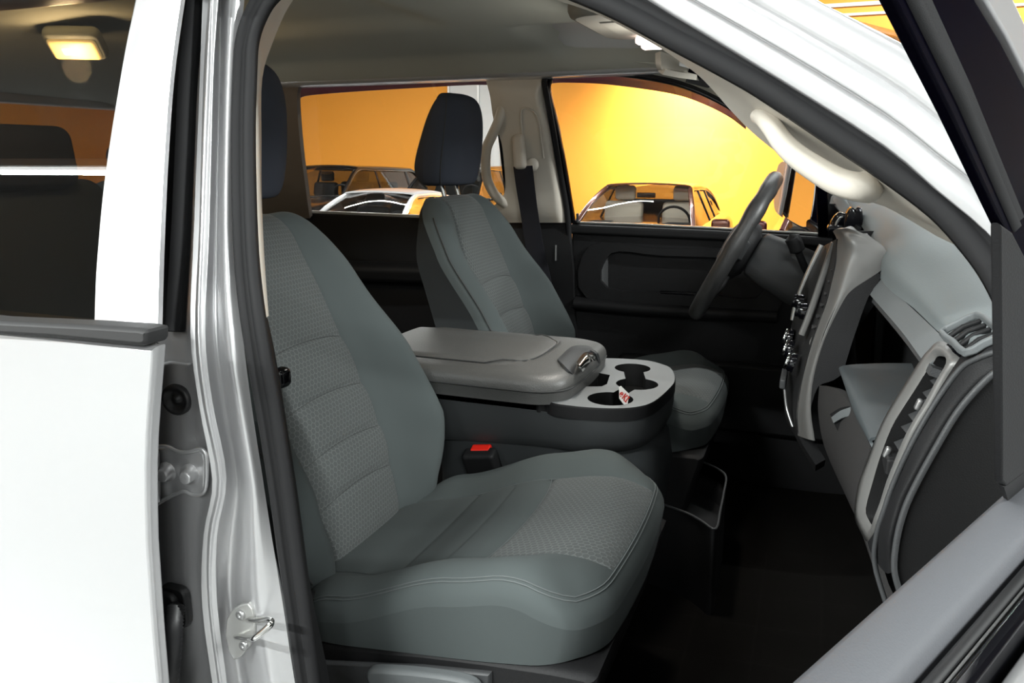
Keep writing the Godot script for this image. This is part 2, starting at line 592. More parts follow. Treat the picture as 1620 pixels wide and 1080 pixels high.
# ---------------------------------------------------------------- the truck's body
func truck_body() -> void:
	var t := thing("pickup_truck", V(-0.7, 0, 0), "silver crew cab pickup truck seen through its open passenger door", "truck")
	# door jamb of the pillar between the doors: rows from the roof down, columns from the rear door to the seal
	var jamb := MB.new().patch([
		[V(-0.879,1.974,0.669), V(-0.815,1.962,0.703), V(-0.781,1.959,0.704), V(-0.746,1.95,0.733), V(-0.758,1.956,0.705), V(-0.765,1.961,0.687), V(-0.725,1.951,0.719), V(-0.715,1.953,0.706)],
		[V(-0.868,1.912,0.69), V(-0.808,1.903,0.723), V(-0.776,1.901,0.724), V(-0.741,1.894,0.752), V(-0.754,1.899,0.724), V(-0.761,1.902,0.707), V(-0.721,1.895,0.738), V(-0.71,1.896,0.725)],
		[V(-0.854,1.809,0.725), V(-0.795,1.804,0.757), V(-0.767,1.803,0.757), V(-0.73,1.799,0.784), V(-0.738,1.802,0.757), V(-0.744,1.803,0.741), V(-0.709,1.8,0.77), V(-0.702,1.801,0.758)],
		[V(-0.824,1.609,0.793), V(-0.773,1.613,0.822), V(-0.737,1.614,0.821), V(-0.702,1.617,0.846), V(-0.711,1.615,0.821), V(-0.713,1.613,0.805), V(-0.679,1.617,0.832), V(-0.674,1.616,0.821)],
		[V(-0.811,1.475,0.83), V(-0.754,1.486,0.86), V(-0.724,1.488,0.86), V(-0.685,1.497,0.886), V(-0.694,1.491,0.86), V(-0.691,1.488,0.844), V(-0.652,1.496,0.872), V(-0.64,1.495,0.86)],
		[V(-0.829,1.373,0.83), V(-0.764,1.389,0.86), V(-0.727,1.393,0.86), V(-0.679,1.408,0.89), V(-0.69,1.398,0.86), V(-0.69,1.392,0.842), V(-0.646,1.406,0.872), V(-0.635,1.404,0.86)],
		[V(-0.851,1.26,0.83), V(-0.771,1.283,0.86), V(-0.718,1.292,0.86), V(-0.668,1.311,0.89), V(-0.682,1.297,0.86), V(-0.68,1.29,0.842), V(-0.636,1.309,0.872), V(-0.626,1.305,0.86)],
		[V(-0.863,1.171,0.83), V(-0.776,1.201,0.86), V(-0.737,1.208,0.86), V(-0.691,1.23,0.89), V(-0.703,1.214,0.86), V(-0.69,1.208,0.842), V(-0.639,1.231,0.872), V(-0.619,1.229,0.86)],
		[V(-0.873,1.058,0.83), V(-0.783,1.095,0.86), V(-0.744,1.103,0.86), V(-0.702,1.13,0.89), V(-0.716,1.109,0.86), V(-0.701,1.103,0.842), V(-0.641,1.133,0.872), V(-0.609,1.133,0.86)],
		[V(-0.891,0.883,0.83), V(-0.791,0.932,0.86), V(-0.742,0.946,0.86), V(-0.697,0.98,0.89), V(-0.709,0.955,0.86), V(-0.691,0.947,0.842), V(-0.626,0.987,0.872), V(-0.594,0.987,0.86)],
		[V(-0.92,0.666,0.83), V(-0.808,0.732,0.86), V(-0.747,0.753,0.86), V(-0.701,0.796,0.89), V(-0.712,0.765,0.86), V(-0.682,0.759,0.842), V(-0.602,0.814,0.872), V(-0.559,0.818,0.86)]], 4, 4, 0.012)
	obj("pillar_panel", jamb, M.silver, t, "silver painted door jamb")
	# the upper weatherstrip of the rear door
	var strip := sp([V(-0.793,1.957,0.717), V(-0.785,1.899,0.736), V(-0.78,1.802,0.769), V(-0.766,1.699,0.804), V(-0.754,1.614,0.833), V(-0.746,1.546,0.856), V(-0.742,1.49,0.872)], 4)
	obj("rear_weatherstrip", MB.new().sweep(strip, [W(-0.020, -0.004), W(-0.020, 0.010), W(-0.008, 0.018), W(-0.003, 0.012), W(0.003, 0.016), W(0.012, 0.012), W(0.014, -0.004)], V(0.1, 0.3, 1)), M.seal, t, "black weatherstrip ending at the belt line")
	# hole plug
	var hp := V(-0.749,1.399,0.864)
	var face := Basis(V(1, 0, 0), V(0, 0, -1), V(0, 1, 0)).rotated(V(0, 1, 0), 0.35)
	face = Basis(V(1, 0, -0.15).normalized(), V(0.15, 0, 1).normalized(), V(0, -1, 0))
	obj("hole_plug", MB.new().lathe([W(0.0205, -0.006), W(0.0205, 0.002), W(0.018, 0.005), W(0.0145, 0.004), W(0.012, -0.002), W(0.006, -0.002), W(0.004, 0.003), W(0, 0.003)], Transform3D(face, hp), 28), M.rubber, t, "round black rubber hole plug")
	# rear door hinge
	var hz := Transform3D(Basis.IDENTITY, V(0, 0, 0.868))
	var hinge := obj("door_hinge", MB.new().slab([W(-0.795,1.324), W(-0.780,1.332), W(-0.765,1.335), W(-0.749,1.332), W(-0.734,1.332), W(-0.711,1.339), W(-0.704,1.336), W(-0.702,1.326), W(-0.707,1.289), W(-0.714,1.279), W(-0.729,1.275), W(-0.743,1.278), W(-0.760,1.271), W(-0.781,1.259), W(-0.797,1.248), W(-0.805,1.247)], hz, 0.007, 0.002).tube(sp([V(-0.788,1.333,0.878), V(-0.772,1.337,0.878), V(-0.757,1.339,0.878), V(-0.742,1.335,0.878), V(-0.726,1.336,0.878), V(-0.705,1.343,0.878), V(-0.697,1.339,0.878), V(-0.696,1.327,0.878), V(-0.701,1.294,0.878), V(-0.709,1.282,0.878), V(-0.724,1.278,0.878), V(-0.737,1.281,0.878), V(-0.756,1.273,0.878), V(-0.777,1.261,0.878), V(-0.792,1.251,0.878)], 3), 0.0028, 8).tube([V(-0.777,1.331,0.885), V(-0.784,1.263,0.885)], 0.009, 12), M.silver, t, "silver painted upper door hinge")
	for b in [V(-0.765,1.303,0.875), V(-0.727,1.306,0.875)]:
		var bf := Transform3D(Basis(V(1, 0, -0.2).normalized(), V(0.2, -0.1, 1).normalized(), V(0, -1, 0)), b)
		obj("bolt", MB.new().lathe([W(0.0135, 0), W(0.0135, 0.003), W(0.0095, 0.004), W(0.0085, 0.013), W(0.007, 0.015), W(0, 0.0145)], bf, 6 + 6), M.silver, hinge)
	# striker
	var stk := obj("door_striker", MB.new().slab([W(-0.682,1.120), W(-0.669,1.130), W(-0.655,1.135), W(-0.649,1.129), W(-0.645,1.115), W(-0.648,1.096), W(-0.658,1.072), W(-0.675,1.050), W(-0.687,1.043), W(-0.695,1.055), W(-0.698,1.079), W(-0.693,1.104)], Transform3D(Basis.IDENTITY, V(0, 0, 0.866)), 0.006, 0.002), M.bright, t, "bright steel door striker")
	obj("striker_loop", MB.new().tube(sp([V(-0.661,1.108,0.868), V(-0.63,1.124,0.885), V(-0.597,1.144,0.905), V(-0.587,1.147,0.912), V(-0.589,1.142,0.916), V(-0.605,1.127,0.918), V(-0.617,1.117,0.912), V(-0.648,1.097,0.89), V(-0.681,1.079,0.87)], 4), 0.0042, 10), M.chrome, stk)
	for b in [V(-0.668,1.116,0.872), V(-0.667,1.071,0.872)]: obj("screw", MB.new().lathe([W(0.007, 0), W(0.0065, 0.003), W(0.003, 0.004), W(0.0025, 0.002), W(0, 0.002)], Transform3D(Basis(V(1, 0, 0), V(0, 0, 1), V(0, -1, 0)), b), 12), M.steel, stk)
	# wiring boot
	var bc := V(-0.781,1.103,0.862)
	var boot := obj("wiring_boot", MB.new().slab(rrect(0.046, 0.062, 0.014), Transform3D(Basis.IDENTITY, bc), 0.012, 0.004).slab(rrect(0.034, 0.05, 0.012), Transform3D(Basis.IDENTITY, bc + V(-0.004, 0, 0.012)), 0.01, 0.004), M.rubber, t, "black rubber wiring boot")
	var hose := []
	var hr := []
	var hpath := sp([V(-0.765,1.115,0.885), V(-0.757,1.095,0.9), V(-0.759,1.06,0.905), V(-0.775,1.005,0.9), V(-0.815,0.93,0.88)], 12)
	for k in hpath.size():
		hose.append(hpath[k])
		hr.append(0.011 + 0.002 * (k % 2))
	obj("corrugated_hose", MB.new().tube(hose, hr, 12), M.rubber, boot)
	# windscreen pillar, from the seal outwards to the glass
	obj("windscreen_pillar", MB.new().patch([
		[V(-0.437,1.947,0.708), V(-0.309,1.916,0.719), V(-0.206,1.879,0.731), V(-0.149,1.847,0.742), V(-0.041,1.781,0.764), V(0.057,1.717,0.786), V(0.104,1.678,0.799), V(0.146,1.644,0.811), V(0.181,1.605,0.824)],
		[V(-0.427,1.948,0.728), V(-0.302,1.918,0.738), V(-0.201,1.883,0.75), V(-0.146,1.851,0.761), V(-0.04,1.785,0.783), V(0.055,1.723,0.804), V(0.101,1.684,0.817), V(0.142,1.649,0.829), V(0.177,1.609,0.843)],
		[V(-0.452,1.978,0.675), V(-0.32,1.947,0.686), V(-0.214,1.91,0.699), V(-0.156,1.877,0.71), V(-0.044,1.807,0.733), V(0.056,1.74,0.756), V(0.106,1.701,0.77), V(0.149,1.665,0.782), V(0.185,1.621,0.797)],
		[V(-0.417,1.965,0.747), V(-0.296,1.937,0.756), V(-0.198,1.903,0.768), V(-0.144,1.871,0.779), V(-0.041,1.809,0.8), V(0.051,1.75,0.82), V(0.096,1.714,0.832), V(0.136,1.681,0.844), V(0.17,1.639,0.858)],
		[V(-0.44,1.986,0.699), V(-0.312,1.957,0.709), V(-0.209,1.92,0.721), V(-0.153,1.886,0.733), V(-0.044,1.821,0.755), V(0.053,1.758,0.776), V(0.101,1.721,0.789), V(0.143,1.685,0.801), V(0.179,1.641,0.816)],
		[V(-0.419,1.995,0.742), V(-0.298,1.967,0.751), V(-0.2,1.934,0.763), V(-0.147,1.9,0.774), V(-0.044,1.837,0.795), V(0.049,1.778,0.816), V(0.094,1.743,0.828), V(0.133,1.71,0.839), V(0.167,1.67,0.852)],
		[V(-0.451,2.045,0.675), V(-0.321,2.014,0.685), V(-0.211,1.973,0.719), V(-0.155,1.935,0.732), V(-0.046,1.846,0.762), V(0.05,1.79,0.781), V(0.097,1.755,0.793), V(0.138,1.723,0.804), V(0.173,1.681,0.819)],
		[V(-0.492,2.062,0.589), V(-0.35,2.028,0.6), V(-0.228,1.979,0.647), V(-0.167,1.937,0.661), V(-0.048,1.843,0.693), V(0.055,1.782,0.714), V(0.106,1.744,0.727), V(0.151,1.71,0.739), V(0.189,1.665,0.754)]], 3, 4, 0.012), M.silver, t, "silver painted windscreen pillar")
	# the continuous black door seal
	var path := sp([V(0.172,0.986,0.864), V(0.225,1.163,0.864), V(0.228,1.355,0.864), V(0.2,1.5,0.864), V(0.173,1.568,0.841), V(0.156,1.603,0.829), V(0.136,1.631,0.819), V(0.105,1.664,0.808), V(0.058,1.699,0.796), V(0.016,1.727,0.787), V(-0.05,1.771,0.772), V(-0.083,1.791,0.765), V(-0.147,1.826,0.753), V(-0.231,1.871,0.738), V(-0.337,1.913,0.724), V(-0.45,1.939,0.715), V(-0.57,1.941,0.714), V(-0.638,1.92,0.721), V(-0.671,1.899,0.728), V(-0.687,1.87,0.738), V(-0.692,1.839,0.749), V(-0.688,1.8,0.762), V(-0.679,1.738,0.783), V(-0.664,1.662,0.809), V(-0.647,1.587,0.834), V(-0.629,1.529,0.854), V(-0.615,1.471,0.864), V(-0.607,1.408,0.864), V(-0.6,1.344,0.864), V(-0.594,1.278,0.864), V(-0.589,1.21,0.864), V(-0.583,1.141,0.864), V(-0.578,1.078,0.864), V(-0.571,1.005,0.864), V(-0.556,0.903,0.864), V(-0.498,0.813,0.864), V(-0.368,0.792,0.864), V(-0.217,0.813,0.864), V(-0.001,0.884,0.864)], 4, true)
	var inner := []
	var mid := V(-0.25, 1.4, 0.8)
	var wide := []
	for k in path.size():
		inner.append(V(0.0, 0.25, 1))
		wide.append(lerpf(0.74, 1.0, smoothstep(-0.66, -0.35, path[k].x)))
	obj("door_seal", MB.new().sweep(path, [W(-0.021, -0.006), W(-0.021, 0.004), W(-0.012, 0.009), W(-0.003, 0.006), W(0.001, 0.0), W(0.005, 0.007), W(0.013, 0.012), W(0.02, 0.007), W(0.02, -0.006)], inner, true, true, false, wide), M.seal, t, "black rubber seal all round the front door opening")
	# roof, rails, rocker, floor pan, back wall
	obj("roof_skin", MB.new().patch([[V(-2.35, 1.96, -0.7), V(-1.2, 1.985, -0.7), V(-0.3, 1.96, -0.7)], [V(-2.35, 2.0, -0.4), V(-1.2, 2.03, -0.4), V(-0.2, 2.0, -0.4)], [V(-2.35, 2.0, 0.4), V(-1.2, 2.03, 0.4), V(-0.2, 2.0, 0.4)], [V(-2.35, 1.96, 0.72), V(-1.2, 1.985, 0.72), V(-0.3, 1.96, 0.72)]], 6, 4, 0.012), M.silver, t)
	for s in [-1, 1]: obj("roof_rail", box(V(-2.35, 1.925, s * 0.64), V(-0.34, 1.99, s * 0.735), 0.02), M.silver, t)
	obj("rear_wall", box(V(-2.36, 0.6, -0.9), V(-2.31, 1.42, 0.9), 0.01), M.silver, t)
	for s in [-1, 1]: obj("rear_pillar", box(V(-2.36, 1.40, s * 0.62), V(-2.0, 1.97, s * 0.80), 0.02), M.silver, t)
	obj("rear_header", box(V(-2.36, 1.86, -0.68), V(-2.30, 1.98, 0.68), 0.01), M.silver, t)
	obj("rear_window", box(V(-2.345, 1.41, -0.64), V(-2.335, 1.87, 0.64), 0.002), M.pane, t)
	obj("floor_pan", box(V(-2.34, 0.62, -0.86), V(0.85, 0.68, 0.86), 0.01), M.black, t)
	obj("rocker", box(V(-2.34, 0.55, 0.80), V(0.35, 0.80, 0.93), 0.02), M.silver, t)
	obj("rocker", box(V(-2.34, 0.55, -0.93), V(0.35, 0.70, -0.82), 0.02), M.black, t)
	obj("firewall", box(V(0.72, 0.62, -0.86), V(0.78, 1.5, 0.86), 0.01), M.black, t)
	obj("cowl", MB.new().patch([[V(0.62, 1.52, -0.75), V(0.66, 1.54, 0), V(0.62, 1.52, 0.75)], [V(1.0, 1.47, -0.80), V(1.04, 1.5, 0), V(1.0, 1.47, 0.80)]], 6, 3, 0.02), M.black, t)
	obj("hood", MB.new().patch([[V(0.98, 1.46, -0.86), V(1.02, 1.5, 0), V(0.98, 1.46, 0.86)], [V(1.7, 1.42, -0.86), V(1.75, 1.46, 0), V(1.7, 1.42, 0.86)], [V(2.25, 1.34, -0.82), V(2.35, 1.38, 0), V(2.25, 1.34, 0.82)], [V(2.34, 1.2, -0.8), V(2.46, 1.22, 0), V(2.34, 1.2, 0.8)]], 6, 5, 0.02), M.silver, t)
	for s in [-1, 1]:
		obj("fender", MB.new().patch([[V(0.34, 1.50, s * 0.88), V(0.34, 1.2, s * 0.95), V(0.34, 0.8, s * 0.93)], [V(1.3, 1.47, s * 0.88), V(1.3, 1.2, s * 1.0), V(1.3, 0.98, s * 1.0)], [V(2.34, 1.34, s * 0.84), V(2.38, 1.1, s * 0.93), V(2.36, 0.75, s * 0.9)]], 5, 6, 0.01), M.silver, t)
		for x in [1.45, -3.2]:
			var wf := Transform3D(Basis(V(1, 0, 0), V(0, 0, s), V(0, -s, 0)), V(x, 0.4, s * 0.78))
			var wh := obj("wheel", MB.new().lathe([W(0.24, -0.12), W(0.38, -0.12), W(0.4, -0.08), W(0.4, 0.08), W(0.38, 0.12), W(0.27, 0.125), W(0.25, 0.11)], wf, 36), M.tyre, t)
			obj("rim", MB.new().lathe([W(0.255, 0.115), W(0.24, 0.10), W(0.23, 0.05), W(0.12, 0.07), W(0.06, 0.1), W(0, 0.1)], wf, 36), M.steel, wh)
	obj("cargo_bed", MB.new().rbox(V(-3.35, 1.0, 0), V(1.9, 0.72, 1.84), 0.05), M.silver, t)
	# sheet metal between the doors and at the rear corner
	obj("centre_pillar", MB.new().sweep([V(-0.903,1.946,-0.76), V(-0.892,1.737,-0.816), V(-0.87,1.506,-0.878), V(-0.865,0.725,-0.88)], rrect(0.10, 0.03, 0.01), V(0, 0.2, 1)), M.silver, t)
	obj("rear_corner", box(V(-2.36, 0.6, -0.93), V(-2.05, 1.5, -0.86), 0.02), M.silver, t)
	obj("front_corner", box(V(0.30, 0.6, -0.93), V(0.74, 1.49, -0.84), 0.02), M.silver, t)
	obj("near_rear_corner", box(V(-2.36, 0.6, 0.86), V(-2.03, 1.5, 0.93), 0.02), M.silver, t)
	obj("near_front_corner", box(V(0.34, 0.6, 0.74), V(0.74, 1.49, 0.86), 0.02), M.silver, t)
	obj("windscreen", MB.new().patch([[V(-0.32, 1.945, -0.6), V(-0.24, 1.965, 0), V(-0.32, 1.945, 0.6)], [V(0.2, 1.77, -0.68), V(0.3, 1.79, 0), V(0.2, 1.77, 0.68)], [V(0.68, 1.54, -0.74), V(0.78, 1.55, 0), V(0.68, 1.54, 0.74)]], 5, 5, 0.005), M.pane, t)
	obj("windscreen_pillar", MB.new().sweep(sp([V(-0.36, 1.94, -0.66), V(-0.1, 1.86, -0.70), V(0.2, 1.72, -0.75), V(0.48, 1.56, -0.80), V(0.62, 1.46, -0.84)], 4), rrect(0.07, 0.09, 0.02), V(0, 0.3, 1)), M.door_black, t, "dark driver's side windscreen pillar")

# inner trim of the near side: pillar covers and the grab handle
func near_trim() -> void:
	var p := thing("pillar_trim", V(-0.7, 1.0, 0.78), "narrow beige and black trim behind the door seal beside the front passenger seat", "pillar trim")
	obj("upper_trim", MB.new().patch([
		[V(-0.677,1.922,0.697), V(-0.685,1.924,0.666), V(-0.698,1.92,0.627)],
		[V(-0.688,1.892,0.707), V(-0.699,1.894,0.676), V(-0.713,1.895,0.636)],
		[V(-0.695,1.858,0.718), V(-0.71,1.858,0.688), V(-0.727,1.856,0.649)],
		[V(-0.691,1.802,0.742), V(-0.692,1.803,0.727), V(-0.712,1.803,0.697)],
		[V(-0.679,1.723,0.769), V(-0.68,1.723,0.754), V(-0.699,1.722,0.724)],
		[V(-0.665,1.645,0.796), V(-0.666,1.645,0.781), V(-0.684,1.643,0.751)],
		[V(-0.649,1.57,0.821), V(-0.648,1.568,0.807), V(-0.665,1.564,0.778)],
		[V(-0.632,1.508,0.842), V(-0.631,1.507,0.828), V(-0.648,1.503,0.799)]], 4, 4, 0.006), M.beige, p, "beige upper trim")
	obj("lower_trim", MB.new().patch([
		[V(-0.635,1.505,0.836), V(-0.648,1.499,0.81), V(-0.665,1.495,0.78)],
		[V(-0.629,1.455,0.838), V(-0.641,1.447,0.81), V(-0.656,1.441,0.78)],
		[V(-0.619,1.366,0.838), V(-0.631,1.355,0.81), V(-0.645,1.345,0.78)],
		[V(-0.608,1.265,0.838), V(-0.619,1.251,0.81), V(-0.634,1.236,0.78)],
		[V(-0.596,1.151,0.838), V(-0.609,1.133,0.81), V(-0.624,1.114,0.78)],
		[V(-0.585,1.032,0.838), V(-0.595,1.01,0.81), V(-0.604,0.988,0.78)],
		[V(-0.569,0.898,0.838), V(-0.579,0.873,0.81), V(-0.584,0.847,0.78)]], 4, 4, 0.006), M.black, p, "black lower trim")
	obj("belt_knob", MB.new().rbox(V(-0.68,1.403,0.74), V(0.022, 0.03, 0.026), 0.01), M.gloss, p, "black knob")
	var a := thing("pillar_trim", V(0.1, 1.5, 0.7), "cream moulded trim along the near windscreen pillar, above the dashboard", "pillar trim")
	obj("trim_panel", MB.new().patch([
		[V(-0.393,1.925,0.699), V(-0.312,1.9,0.708), V(-0.257,1.87,0.718), V(-0.181,1.83,0.732), V(-0.131,1.802,0.741), V(-0.083,1.775,0.75), V(-0.049,1.748,0.76), V(0.018,1.709,0.773), V(0.076,1.666,0.787), V(0.112,1.642,0.796), V(0.141,1.613,0.806), V(0.161,1.586,0.819)],
		[V(-0.399,1.923,0.665), V(-0.325,1.898,0.665), V(-0.266,1.872,0.665), V(-0.194,1.834,0.665), V(-0.148,1.804,0.67), V(-0.097,1.767,0.675), V(-0.061,1.737,0.675), V(-0.007,1.701,0.68), V(0.03,1.677,0.685), V(0.062,1.653,0.69), V(0.119,1.627,0.7), V(0.153,1.601,0.71), V(0.177,1.571,0.73)],
		[V(-0.409,1.921,0.62), V(-0.337,1.893,0.62), V(-0.273,1.87,0.61), V(-0.208,1.835,0.6), V(-0.174,1.813,0.6), V(-0.144,1.79,0.6), V(-0.108,1.752,0.6), V(-0.077,1.723,0.6), V(-0.03,1.689,0.6), V(0.019,1.661,0.61), V(0.063,1.648,0.62), V(0.119,1.617,0.64), V(0.154,1.596,0.68), V(0.177,1.566,0.72)]], 4, 5, 0.008), M.beige, a, "cream trim panel")
	var grip := sp([V(-0.071,1.745,0.68), V(-0.064,1.741,0.705), V(-0.054,1.73,0.725), V(-0.043,1.716,0.735), V(-0.028,1.702,0.742), V(-0.007,1.688,0.748), V(0.013,1.677,0.752), V(0.031,1.672,0.752), V(0.043,1.672,0.738), V(0.049,1.676,0.7)], 5)
	var rr := []
	for k in grip.size(): rr.append(0.75 + 0.45 * smoothstep(0.0, 0.9, float(k) / grip.size()))
	obj("grab_handle", MB.new().sweep(grip, rrect(0.021, 0.027, 0.0095), V(-0.3, -0.35, 0.9), true, false, true, rr), M.beige, a, "cream grab handle")

func near_rear_door() -> void:
	var t := thing("car_door", V(-1.3, 0.75, 0.93), "closed rear passenger door with white painted skin and dark tinted window", "car door")
	var o: Array = [W(-0.670,1.498), W(-0.674,1.478), W(-0.685,1.429), W(-0.693,1.391), W(-0.700,1.351), W(-0.706,1.303), W(-0.711,1.254), W(-0.714,1.195), W(-0.717,1.135), W(-0.719,1.064), W(-0.723,0.971)]
	o += [V2(-0.80, 0.76), V2(-2.02, 0.76), V2(-2.02, 1.495)]
	obj("outer_skin", MB.new().slab(o, Transform3D(Basis.IDENTITY, V(0, 0, 0.948)), 0.018, 0.006), M.silver, t, "white looking painted outer skin")
	obj("inner_panel", box(V(-2.0, 0.8, 0.80), V(-0.90, 1.48, 0.945), 0.01), M.black, t)
	obj("window_frame", MB.new().patch([
		[V(-0.816,1.953,0.776), V(-0.766,1.945,0.794), V(-0.734,1.944,0.789)],
		[V(-0.818,1.891,0.797), V(-0.766,1.885,0.814), V(-0.735,1.883,0.81)],
		[V(-0.822,1.808,0.825), V(-0.768,1.801,0.843), V(-0.733,1.794,0.84)],
		[V(-0.821,1.68,0.869), V(-0.764,1.691,0.88), V(-0.723,1.696,0.873)],
		[V(-0.808,1.588,0.905), V(-0.748,1.606,0.912), V(-0.707,1.614,0.906)],
		[V(-0.797,1.546,0.924), V(-0.74,1.556,0.931), V(-0.697,1.566,0.925)],
		[V(-0.789,1.503,0.939), V(-0.73,1.51,0.949), V(-0.687,1.511,0.944)]], 4, 4, 0.008), M.silver, t, "white painted window frame post")
	obj("edge_seal", MB.new().tube(sp([V(-0.702,1.491,0.935), V(-0.707,1.468,0.935), V(-0.718,1.417,0.935), V(-0.726,1.376,0.935), V(-0.734,1.335,0.935), V(-0.74,1.285,0.935), V(-0.745,1.233,0.935), V(-0.749,1.172,0.935), V(-0.752,1.108,0.935), V(-0.756,1.024,0.935)], 3), 0.006, 8), M.rubber, t, "black rubber along the door's front edge")
	obj("top_frame", MB.new().sweep([V(-0.72, 1.935, 0.79), V(-1.2, 1.95, 0.785), V(-2.0, 1.945, 0.785)], rrect(0.05, 0.05, 0.01), V(0, 0.3, 1)), M.silver, t)
	obj("rear_frame", MB.new().sweep([V(-2.02, 1.48, 0.93), V(-1.98, 1.95, 0.79)], rrect(0.12, 0.04, 0.01), V(0, 0.3, 1)), M.silver, t)
	obj("belt_moulding", MB.new().slab([V2(-2.03, 1.517), V2(-2.03, 1.496)] + [W(-1.026,1.491), W(-0.809,1.499), W(-0.678,1.500), W(-0.672,1.502), W(-0.669,1.505), W(-0.667,1.516), W(-0.669,1.519), W(-0.681,1.520), W(-0.757,1.518), W(-0.909,1.512)], Transform3D(Basis.IDENTITY, V(0, 0, 0.945)), 0.034, 0.005), M.moulding, t, "black belt moulding under the window")
	obj("window_pane", MB.new().patch([[V(-0.74, 1.50, 0.928), V(-2.0, 1.50, 0.928)], [V(-0.74, 1.72, 0.853), V(-2.0, 1.72, 0.853)], [V(-0.74, 1.94, 0.782), V(-2.0, 1.94, 0.782)]], 2, 5, 0.004), M.privacy, t, "dark tinted window glass")

func V2(x: float, y: float) -> Vector2: return Vector2(x, y)

# the front passenger door, swung open about 64 degrees
func open_door() -> void:
	var t := thing("car_door", V(0.157, 0.8, 0.933), "open front passenger door with grey sill trim and a black window frame", "car door")
	var f := Transform3D(Basis(V(-0.435, 0, 0.9), V(0, 1, 0), V(-0.9, 0, -0.435)), V(0.157, 0, 0.933))
	var bar := func(a: float, b: float, y0: float, y1: float, t0: float, t1: float, e: float) -> MB:
		return MB.new().slab([V2(a, y0), V2(b, y0), V2(b, y1), V2(a, y1)], f * Transform3D(Basis.IDENTITY, V(0, 0, t0)), t1 - t0, e)
	obj("door_panel", bar.call(-0.02, 0.85, 0.8, 1.42, -0.035, -0.004, 0.01), M.black, t, "black inner door panel")
	var path := [f * V(-0.045, 0, 0), f * V(0.0, 0, 0), f * V(0.4, 0, 0), f * V(0.86, 0, 0)]
	obj("sill_trim", MB.new().sweep(path, [W(-0.002, 1.36), W(0.002, 1.40), W(0.002, 1.435), W(0.0, 1.446), W(-0.006, 1.452), W(-0.02, 1.4525), W(-0.03, 1.450), W(-0.036, 1.445), W(-0.038, 1.42), W(-0.038, 1.36)], V(0, 1, 0)), M.sill, t, "grey sill trim along the window")
	obj("inner_belt_seal", bar.call(0.03, 0.86, 1.38, 1.441, -0.0465, -0.040, 0.003), M.rubber, t)
	obj("belt_strip", bar.call(0.03, 0.86, 1.38, 1.437, -0.0490, -0.0472, 0.0008), M.steel, t, "thin bright strip")
	obj("outer_belt_seal", bar.call(0.03, 0.86, 1.38, 1.440, -0.0595, -0.0505, 0.003), M.gloss, t)
	obj("outer_skin", bar.call(-0.02, 0.88, 0.76, 1.432, -0.11, -0.062, 0.012), M.silver, t)
	obj("window_pane", bar.call(0.05, 0.84, 1.0, 1.436, -0.0502, -0.0494, 0.0003), M.pane, t, "lowered clear window glass")
	obj("corner_panel", MB.new().slab([V2(-0.05, 1.492), V2(0.150, 1.502), V2(0.160, 1.508), V2(0.199, 1.594), V2(0.233, 1.668), V2(0.21, 1.662), V2(0.1, 1.605), V2(-0.05, 1.53)], f * Transform3D(Basis.IDENTITY, V(0, 0, -0.032)), 0.005, 0.0015), M.black, t, "dark grey corner trim above the hinge")
	obj("corner_base", MB.new().sheet([PackedVector3Array([f * V(-0.05, 1.494, -0.028), f * V(0.153, 1.504, -0.028)]), PackedVector3Array([f * V(-0.12, 1.445, -0.004), f * V(0.034, 1.45, -0.004)])], 0.004), M.black, t)
	obj("window_frame", MB.new().slab([V2(0.10, 1.597), V2(0.216, 1.661), V2(0.316, 1.718), V2(0.383, 1.754), V2(0.6, 1.868), V2(0.72, 1.88), V2(0.79, 1.80), V2(0.82, 1.44), V2(0.90, 1.44), V2(0.87, 1.84), V2(0.76, 1.94), V2(0.6, 1.92), V2(0.45, 1.845), V2(0.303, 1.764), V2(0.264, 1.751), V2(0.218, 1.733), V2(0.0, 1.63), V2(0.0, 1.55)], f * Transform3D(Basis.IDENTITY, V(0, 0, -0.031)), 0.006, 0.0015), M.door_black, t, "glossy black window frame")
	obj("frame_seal", MB.new().sweep([f * V(0.203, 1.667, -0.031), f * V(0.307, 1.727, -0.031), f * V(0.376, 1.763, -0.031), f * V(0.6, 1.881, -0.031)], [W(-0.006, -0.003), W(-0.006, 0.001), W(-0.002, 0.003), W(0.0, 0.001), W(0.003, 0.003), W(0.006, 0.001), W(0.006, -0.003)], -f.basis.z), M.seal, t, "black rubber frame seal")
	obj("outer_flange", MB.new().slab([V2(0.0, 1.632), V2(0.218, 1.735), V2(0.264, 1.753), V2(0.303, 1.766), V2(0.45, 1.848), V2(0.6, 1.924), V2(0.6, 1.945), V2(0.43, 1.858), V2(0.263, 1.770), V2(0.229, 1.757), V2(0.0, 1.662)], f * Transform3D(Basis.IDENTITY, V(0, 0, -0.033)), 0.006, 0.0015), M.silver, t, "silver outer flange of the frame")

